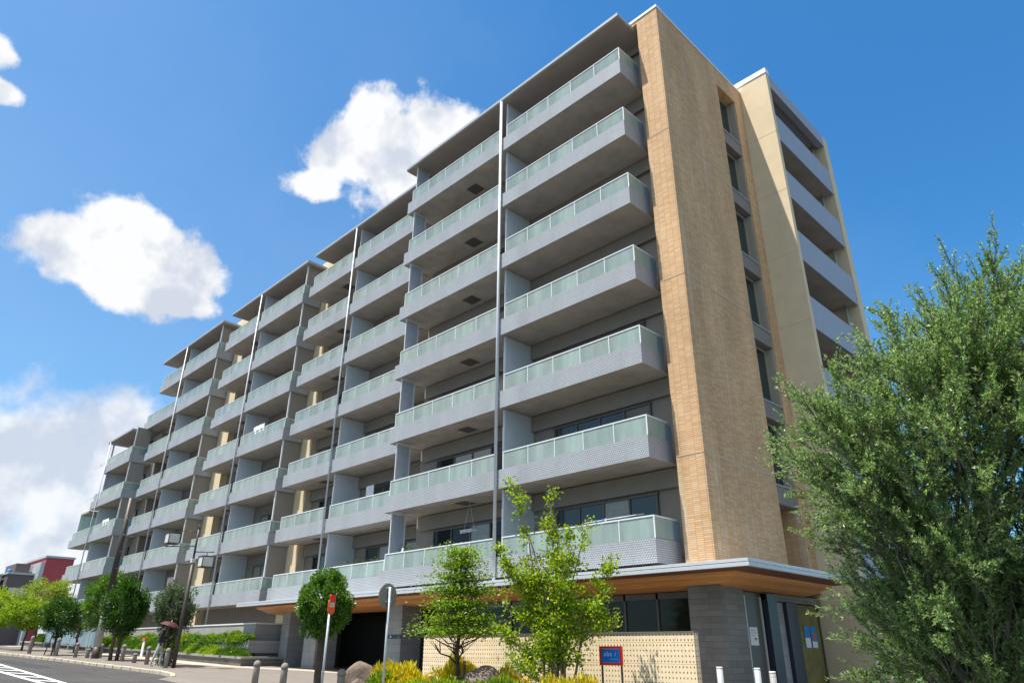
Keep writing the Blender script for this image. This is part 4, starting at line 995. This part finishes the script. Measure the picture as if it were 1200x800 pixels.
# utility pole
up_ = thing('utility_pole', 'tall concrete utility pole with a dark upper shaft among the street trees', 'utility pole', (-32.4, -4.45, g(-32.4)+.1))
MB().tube([(0, 0, -.2), (0, 0, .55)], [.20, .195], 14).build('base_sleeve', M['polebrown'], up_)
MB().tube([(0, 0, .551), (0, 0, 3.2)], [.185, .165], 14).build('lower_shaft', M['concrete'], up_)
MB().tube([(0, 0, 3.201), (0, 0, 8.35)], [.162, .115], 14).build('upper_shaft', M['polebrown'], up_)
st = MB()
for i in range(9): a = i*math.pi; st.tube([(0, 0, 3.6+i*.45), (math.cos(a)*.3, math.sin(a)*.3, 3.6+i*.45)], .012, 5)
st.build('step', M['steel'], up_)
# little white board with an orange top
bd = thing('small_board', 'small white board with an orange cap standing by the planter ledge', 'board', (-34.8, -1.35, g(-34.8)+.1))
MB().box(-.16, .16, -.02, .02, 0, .85).build('board', M['paper'], bd); MB().box(-.19, .19, -.05, .05, .852, 1.0).build('cap', M['orange'], bd)
# glass screen far left
gf = thing('glass_fence', 'blue green glass fence panels behind the far left trees', 'fence', (0, 0, 0))
fp = MB(); fg_ = MB()
for i in range(7):
    xx = -42-i*2.2; fp.box(xx-.04, xx+.04, -1.75, -1.68, g(xx), g(xx)+1.75)
    if i < 6: fg_.box(xx-2.14, xx-.06, -1.73, -1.70, g(xx)+.5, g(xx)+1.7)
fp.build('post', M['steel'], gf); fg_.build('glass_panel', M['blueglass'], gf)

# ------------------------------------------------------------ person with a parasol
def person():
    px, py = -22.55, -4.78; pz = g(px)+.1
    t = thing('person', 'person in a dark jacket and pale grey trousers walking under a dark red parasol', 'person', (px, py, pz), rz=R(150))
    J = [(0, 0, .90), (0, 0, 1.10), (0, .01, 1.36), (0, .0, 1.45), (0, -.02, 1.56), (0, -.01, 1.66),
         (.09, 0, .86), (.10, -.10, .48), (.10, -.08, .08), (.10, -.22, .03), (-.09, 0, .86), (-.10, .12, .47), (-.10, .24, .10), (-.10, .12, .03),
         (.17, .01, 1.38), (.24, -.08, 1.12), (.20, -.28, 1.16), (.19, -.33, 1.20), (-.17, .01, 1.38), (-.24, .03, 1.10), (-.23, -.06, .86), (-.23, -.08, .79)]
    E_ = [(0, 1), (1, 2), (2, 3), (3, 4), (4, 5), (0, 6), (6, 7), (7, 8), (8, 9), (0, 10), (10, 11), (11, 12), (12, 13), (2, 14), (14, 15), (15, 16), (16, 17), (2, 18), (18, 19), (19, 20), (20, 21)]
    rad = [.165, .165, .175, .06, .085, .075, .09, .06, .045, .04, .09, .06, .045, .04, .06, .045, .035, .03, .06, .045, .035, .03]
    me = bpy.data.meshes.new('body'); me.from_pydata(J, E_, []); o = link('body', me, t)
    sk = o.modifiers.new('skin', 'SKIN'); 
    for i, r_ in enumerate(rad): me.skin_vertices[0].data[i].radius = (r_, r_*.85 if i < 3 else r_)
    me.skin_vertices[0].data[0].use_root = True
    sb = o.modifiers.new('sub', 'SUBSURF'); sb.levels = 2; sb.render_levels = 2
    bpy.context.view_layer.update()
    m2 = bpy.data.meshes.new_from_object(o.evaluated_get(bpy.context.evaluated_depsgraph_get())); o.modifiers.clear(); o.data = m2
    m2.materials.clear()
    for k in ('skin', 'jacket', 'trousers', 'shoe'): m2.materials.append(M[k])
    for p in m2.polygons:
        c = p.center; p.use_smooth = True
        hand = (c.y < -.27 and c.z > 1.0) or (c.z < .83 and c.x < -.18)
        p.material_index = 0 if (c.z > 1.46 or hand) else 3 if c.z < .10 else 2 if c.z < .93 and abs(c.x) < .19 else 1
    # hair cap, hands with fingers
    h = MB().lathe([(.075, 1.52), (.092, 1.58), (.09, 1.66), (.06, 1.73), (.01, 1.755)], (0, .015, 0), 16); h.build('hair', M['hair'], t)
    f = MB()
    f.lathe([(.002, -.012), (.008, -.006), (.006, .006), (.001, .012)], (.0, -.098, 1.60), 6); f.lathe([(.001, -.008), (.007, 0), (.001, .008)], (.03, -.088, 1.625), 6); f.lathe([(.001, -.008), (.007, 0), (.001, .008)], (-.03, -.088, 1.625), 6)
    f.build('face', M['hair'], t)
    fi = MB()
    for i in range(4): fi.tube([(.16+.018*i, -.33, 1.22), (.155+.018*i, -.375, 1.225), (.155+.018*i, -.37, 1.19)], .009, 5)
    fi.tube([(.16, -.32, 1.19), (.19, -.36, 1.185)], .01, 5)
    for i in range(4): fi.tube([(-.235, -.10+.018*i, .79), (-.23, -.10+.018*i, .73-.004*i), (-.215, -.10+.018*i, .70)], .009, 5)
    fi.tube([(-.22, -.11, .79), (-.20, -.125, .745)], .01, 5); fi.build('fingers', M['skin'], t)
    # parasol, held in front and tilted
    q = thing('parasol', 'open dark red parasol held by the person in the dark jacket', 'parasol', (px, py, pz), rz=R(150))
    n = 10; mb = MB(); C0 = Vector((.06, -.26, 1.80)); axis = Vector((.05, -.25, .97)).normalized(); a = axis.cross(Vector((0, 1, 0))).normalized(); b = axis.cross(a)
    P = [tuple(C0)]; F = []; rings = [(.14, .02), (.28, .06), (.37, .13), (.43, .20)]
    for r_, d in rings:
        for i in range(n*2):
            w = math.pi*i/n; k = r_*(1 if i % 2 == 0 else .95); P.append(tuple(C0+(a*math.cos(w)+b*math.sin(w))*k-axis*(d-(0 if i % 2 == 0 else .012))))
    m_ = n*2
    for i in range(m_): F.append((0, 1+i, 1+(i+1) % m_))
    for r_ in range(3):
        for i in range(m_): F.append((1+r_*m_+i, 1+(r_+1)*m_+i, 1+(r_+1)*m_+(i+1) % m_, 1+r_*m_+(i+1) % m_))
    mb.sheet(P, F).build('canopy', M['parasol'], q).modifiers.new('s', 'SOLIDIFY').thickness = .006
    MB().tube([tuple(C0+axis*.06), tuple(C0-axis*.80)], .008, 6).build('shaft', M['steel'], q)
person()

# ------------------------------------------------------------ things on the balconies
def hanging(x0, x1, y, z0, z1, m, name, lab, cat='laundry'):
    rg = np.random.default_rng(int(abs(x0)*100)); n = 14; P = []; F = []
    for i in range(n+1):
        f = i/n
        for j in range(5):
            h = j/4; P.append((x0+(x1-x0)*f, y+.03*math.sin(f*17+h)*(1-h*.5), z1+(z0-z1)*h))
    for i in range(n):
        for j in range(4): F.append((i*5+j, i*5+j+1, (i+1)*5+j+1, (i+1)*5+j))
    o = MB().sheet(P, F).build(name, M[m]); o.modifiers.new('s', 'SOLIDIFY').thickness = .006; return tag(o, lab, cat)
def drying_pole(x0, x1, k, lab, pegs=(), dz=.12, two=False, y0=0):
    z = zb_(k)+1.35+dz; t = thing('drying_pole', lab, 'laundry pole', (x0, y0+.42, z), 'laundry poles on the balconies')
    mb = MB().tube([(0, 0, 0), (x1-x0, 0, .02)], .016, 8)
    if two: mb.tube([(.1, .25, .05), (x1-x0+.1, .25, .07)], .016, 8)
    mb.build('pole', M['rail'], t)
    br = MB()
    for xx in (.2, x1-x0-.2): br.tube([(xx, -.32, -.22), (xx, .35, .03)], .018, 6)
    br.build('bracket', M['rail'], t)
    if pegs:
        for xx, c in pegs: MB().box(xx-.03, xx+.03, -.02, .02, -.10, .05).build('peg', M[c], t)
drying_pole(-2.9, -.9, 0, 'pair of laundry poles with blue and pink pegs above the lowest right balcony', ((.45, 'posterblue'), (.75, 'posterblue'), (.85, 'pinkcloth')), .08, True)
drying_pole(-2.2, -1.0, 1, 'short laundry pole above the third floor right balcony', (), -.02)
drying_pole(-3.8, -.8, 2, 'laundry pole with small clips above the fourth floor right balcony', ((.3, 'paper'), (.7, 'paper'), (1.1, 'paper'), (1.9, 'paper'), (2.4, 'paper')), -.08)
BLOCK = ('right', 'second', 'third', 'fourth', 'far left'); FLOOR = ('second', 'third', 'fourth', 'fifth', 'sixth')
rp = random.Random(17)
for si, s in enumerate(SECT):
    for k in range(5):
        for bi, (a, b) in enumerate(bay_x(s, s['xl'])):
            if (si == 0 and bi == 0) or rp.random() < .35: continue
            x0 = a+rp.uniform(.9, 1.6); x1 = b-rp.uniform(.8, 1.8)
            if x1-x0 < 1.2: continue
            n = rp.randint(2, 6); pegs = [(rp.uniform(.2, x1-x0-.2), rp.choice(('paper', 'paper', 'posterblue', 'pinkcloth', 'ac'))) for _ in range(n)]
            drying_pole(x0, x1, k, f"laundry pole with pegs on the {FLOOR[k]} floor balcony of the {BLOCK[si]} block, {'nearer' if bi == 0 else 'farther'} bay", pegs, rp.uniform(-.12, .10), rp.random() < .3, s['y'])
            if rp.random() < .55:
                xx = rp.uniform(x0+.3, x1-.7); hanging(xx, xx+rp.uniform(.35, .8), s['y']+.45, zb_(k)+rp.uniform(.75, 1.0), zb_(k)+1.40, rp.choice(('cloth', 'pinkcloth', 'trousers', 'bluecloth', 'cloth')), 'laundry', f"washing hung on the {FLOOR[k]} floor balcony of the {BLOCK[si]} block, {'nearer' if bi == 0 else 'farther'} bay")
def ac(x, y, k, lab):
    t = thing('air_conditioner', lab, 'air conditioner', (x, y, 4.072+3*k), 'outdoor air conditioner units on the balconies')
    MB().box(-.38, .38, -.14, .14, .06, .62).build('casing', M['ac'], t, bevel=.02)
    f = MB().lathe([(.20, 0), (.20, .012)], (0, 0, 0), 24).build('fan_grille', M['frame'], t, (-.08, -.141, .34)); f.rotation_euler = (R(90), 0, 0)
    MB().box(-.32, -.26, -.15, .15, 0, .06).box(.26, .32, -.15, .15, 0, .06).build('foot', M['ac'], t)
floors = ('second', 'third', 'fourth', 'fifth', 'sixth', 'seventh', 'eighth')
for k in range(7): ac(-5.75, 1.35, k, f'beige air conditioner unit on the {floors[k]} floor balcony of the right block, by the partition')
for k in range(7): ac(-19.4, 2.5, k, f'beige air conditioner unit on the {floors[k]} floor balcony of the second block, by the partition')
hanging(-41.9, -40.7, 1.75, 4.6, 6.1, 'pinkcloth', 'hung_blanket', 'pale pink blanket hung on a low balcony beside the dark lamp post')
hanging(-30.4, -28.9, 1.17, 13.95, 14.45, 'cloth', 'bedding', 'white bedding folded over a balcony rail of the third block')
hanging(-55.2, -53.4, .25, 10.9, 11.4, 'cloth', 'bedding', 'white bedding folded over a rail of the far left block')
hanging(-17.8, -17.1, 1.8, 8.3, 8.9, 'cloth', 'towel', 'white towel hung on a balcony of the second block')
def clutter(lab, loc, seed, n=9, w=2.2):
    rg = np.random.default_rng(seed); t = thing('potted_plants', lab, 'potted plants', loc, 'pots and plants on the balconies')
    mb = MB(); P = []; D = []
    for i in range(n):
        x = rg.uniform(0, w); h = rg.uniform(.12, .22); mb.lathe([(.06, 0), (.085, h)], (x, rg.uniform(-.05, .1), 0), 10)
        m_ = 40; P.append(np.array([x, 0, h])+rg.normal(size=(m_, 3))*np.array([.09, .07, .10])+np.array([0, 0, .08])); D.append(unit(m_, rg)+np.array([0, 0, .6]))
    mb.build('pot', M['concrete'], t); link('foliage', leaf_mesh('foliage', np.vstack(P), np.vstack(D), .10, .035, M['leaf_grey'], rg), t)
clutter('row of small potted plants on the lowest balcony beside the louvred screen', (-12.6, .35, 4.95), 71, 12, 3.6)
clutter('cluster of small pots behind the rail of the lowest balcony of the second block', (-18.9, 1.45, 4.95), 72, 9, 3.2)
clutter('small pots behind a rail of the third block', (-30.0, 1.45, 4.95), 73, 7, 2.2)
# white jug on the rail corner and drying ring
cj = thing('plastic_jug', 'white plastic jug behind the rail beside the louvred screen', 'jug', (-12.35, .3, 5.1)); MB().lathe([(.06, 0), (.07, .16), (.03, .22), (.025, .27)], (0, 0, 0), 12).build('body', M['paper'], cj); MB().lathe([(.028, .271), (.028, .30)], (0, 0, 0), 10).build('cap', M['posterblue'], cj)
rg_ = thing('drying_rack', 'small hanging drying rack with pegs in front of the lowest window, left bay', 'drying rack', (-8.9, .8, 5.75))
mb = MB(); mb.box(-.35, .35, -.16, -.14, 0, .02); mb.box(-.35, .35, .14, .16, 0, .02); mb.box(-.35, -.33, -.139, .139, 0, .02); mb.box(.33, .35, -.139, .139, 0, .02); mb.tube([(0, 0, 1.08), (-.3, 0, .02)], .006, 5); mb.tube([(0, 0, 1.08), (.3, 0, .02)], .006, 5); mb.build('frame', M['rail'], rg_)
pg = MB()
for i in range(9): pg.box(-.32+i*.075, -.30+i*.075, -.165, -.135, -.10, -.002)
pg.build('peg', M['paper'], rg_)

# ------------------------------------------------------------ distant buildings
def far_building(name, lab, x, y0, y1, z1, m, wins=(), depth=18, extra=None):
    t = thing(name, lab, 'building', (x, (y0+y1)/2, 1.6))
    h = z1-1.6; w = (y1-y0)/2
    MB().box(-depth, 0, -w, w, -.5, h).build('wall', m, t)
    MB().box(-depth-.1, .1, -w-.1, w+.1, h+.003, h+.25).build('parapet', M['roofmetal'], t)
    for (ya, yb, za, zb2) in wins:
        f = MB().box(.002, .06, ya, yb, za, zb2).build('window', M['lightframe'], t); MB().box(.061, .07, ya+.1, yb-.1, za+.1, zb2-.1).build('pane', M['pane'], f)
    if extra: extra(t, h, w)
    return t
M['redwall'] = mat('dark_red_wall', (.36, .055, .065), .8, .08, .5)
M['brownwall'] = mat('dark_brown_wall', (.12, .095, .09), .8, .1, .5)
M['palewall'] = mat('pale_blue_white_wall', (.55, .60, .66), .7, .06, .5)
def ex_red(t, h, w):
    MB().box(-18, -.02, -w-.45, -w-.003, -.5, h-.6).build('side_wall', M['roofmetal'], t)
far_building('red_building', 'dark red windowless building beyond the street trees', -96, 5.45, 8.6, 12.1, M['redwall'], (), 18, ex_red)
def ex_brown(t, h, w):
    MB().box(-8, -2, -.6, 1.0, h+.26, h+1.5).build('roof_hut', M['brownwall'], t); MB().lathe([(.25, h+.26), (.25, h+.75), (.05, h+.85)], (-3, -1.0, 0), 14).build('water_tank', M['posterblue'], t)
    MB().box(.003, .3, -1.1, .6, h-3.2, h-1.6).build('billboard', M['lightframe'], t)
far_building('brown_building', 'dark brown building with a roof hut and a blue tank', -98, 2.2, 5.2, 10.0, M['brownwall'], ((-.4, .2, 5.9, 6.6),), 18, ex_brown)
def ex_pale(t, h, w):
    MB().box(-6, -1, -w+.2, w-.4, h+.26, h+1.6).build('roof_frame', M['palewall'], t)
far_building('pale_building', 'pale bluish white building at the far left edge', -100, -1.8, 1.9, 9.8, M['palewall'], ((-1.4, -.5, 2, 4), (-1.4, -.5, 5, 7), (.1, 1, 2, 4), (.1, 1, 5, 7)), 18, ex_pale)
far_building('low_house', 'small white house with dark windows between the red building and the apartment block', -84, 6.0, 9.5, 6.6, M['palewall'], ((-1.2, -.2, 3.3, 4.4), (.3, 1.2, 3.3, 4.4)), 10)
# dense dark shrubbery standing behind the feathery tree
def backdrop():
    rg = np.random.default_rng(91)
    for i, (x, y, r_, h, lab) in enumerate([(6.6, 1.6, 1.5, 2.3, 'dark evergreen bush behind the feathery tree, beside the entrance'), (8.8, .9, 1.8, 2.6, 'tall dark evergreen bush right behind the trunks of the feathery tree'), (11.4, .4, 2.0, 2.8, 'dark evergreen bush at the far right behind the feathery tree'), (14.5, 0, 2.2, 3.2, 'dark evergreen bush at the right edge behind the feathery tree')]):
        t = thing('evergreen_bush', lab, 'bush', (x, y, g(x)+.1), 'evergreen bushes behind the feathery tree')
        P, D = ell_crown(rg, 7000, (0, 0, h*.5), (r_*1.1, r_*1.1, h*.62), 90, .26, .55)
        link('foliage', leaf_mesh('foliage', P, D, .15, .07, M['leaf_dark'], rg), t)
        mb = MB()
        for q in range(4): limbs(mb, (rg.normal()*.1, rg.normal()*.1, -.1), (rg.normal()*.5, rg.normal()*.5, h*.8), .05, .015, 5, .05, rg)
        mb.build('stem', M['bark'], t)
backdrop()
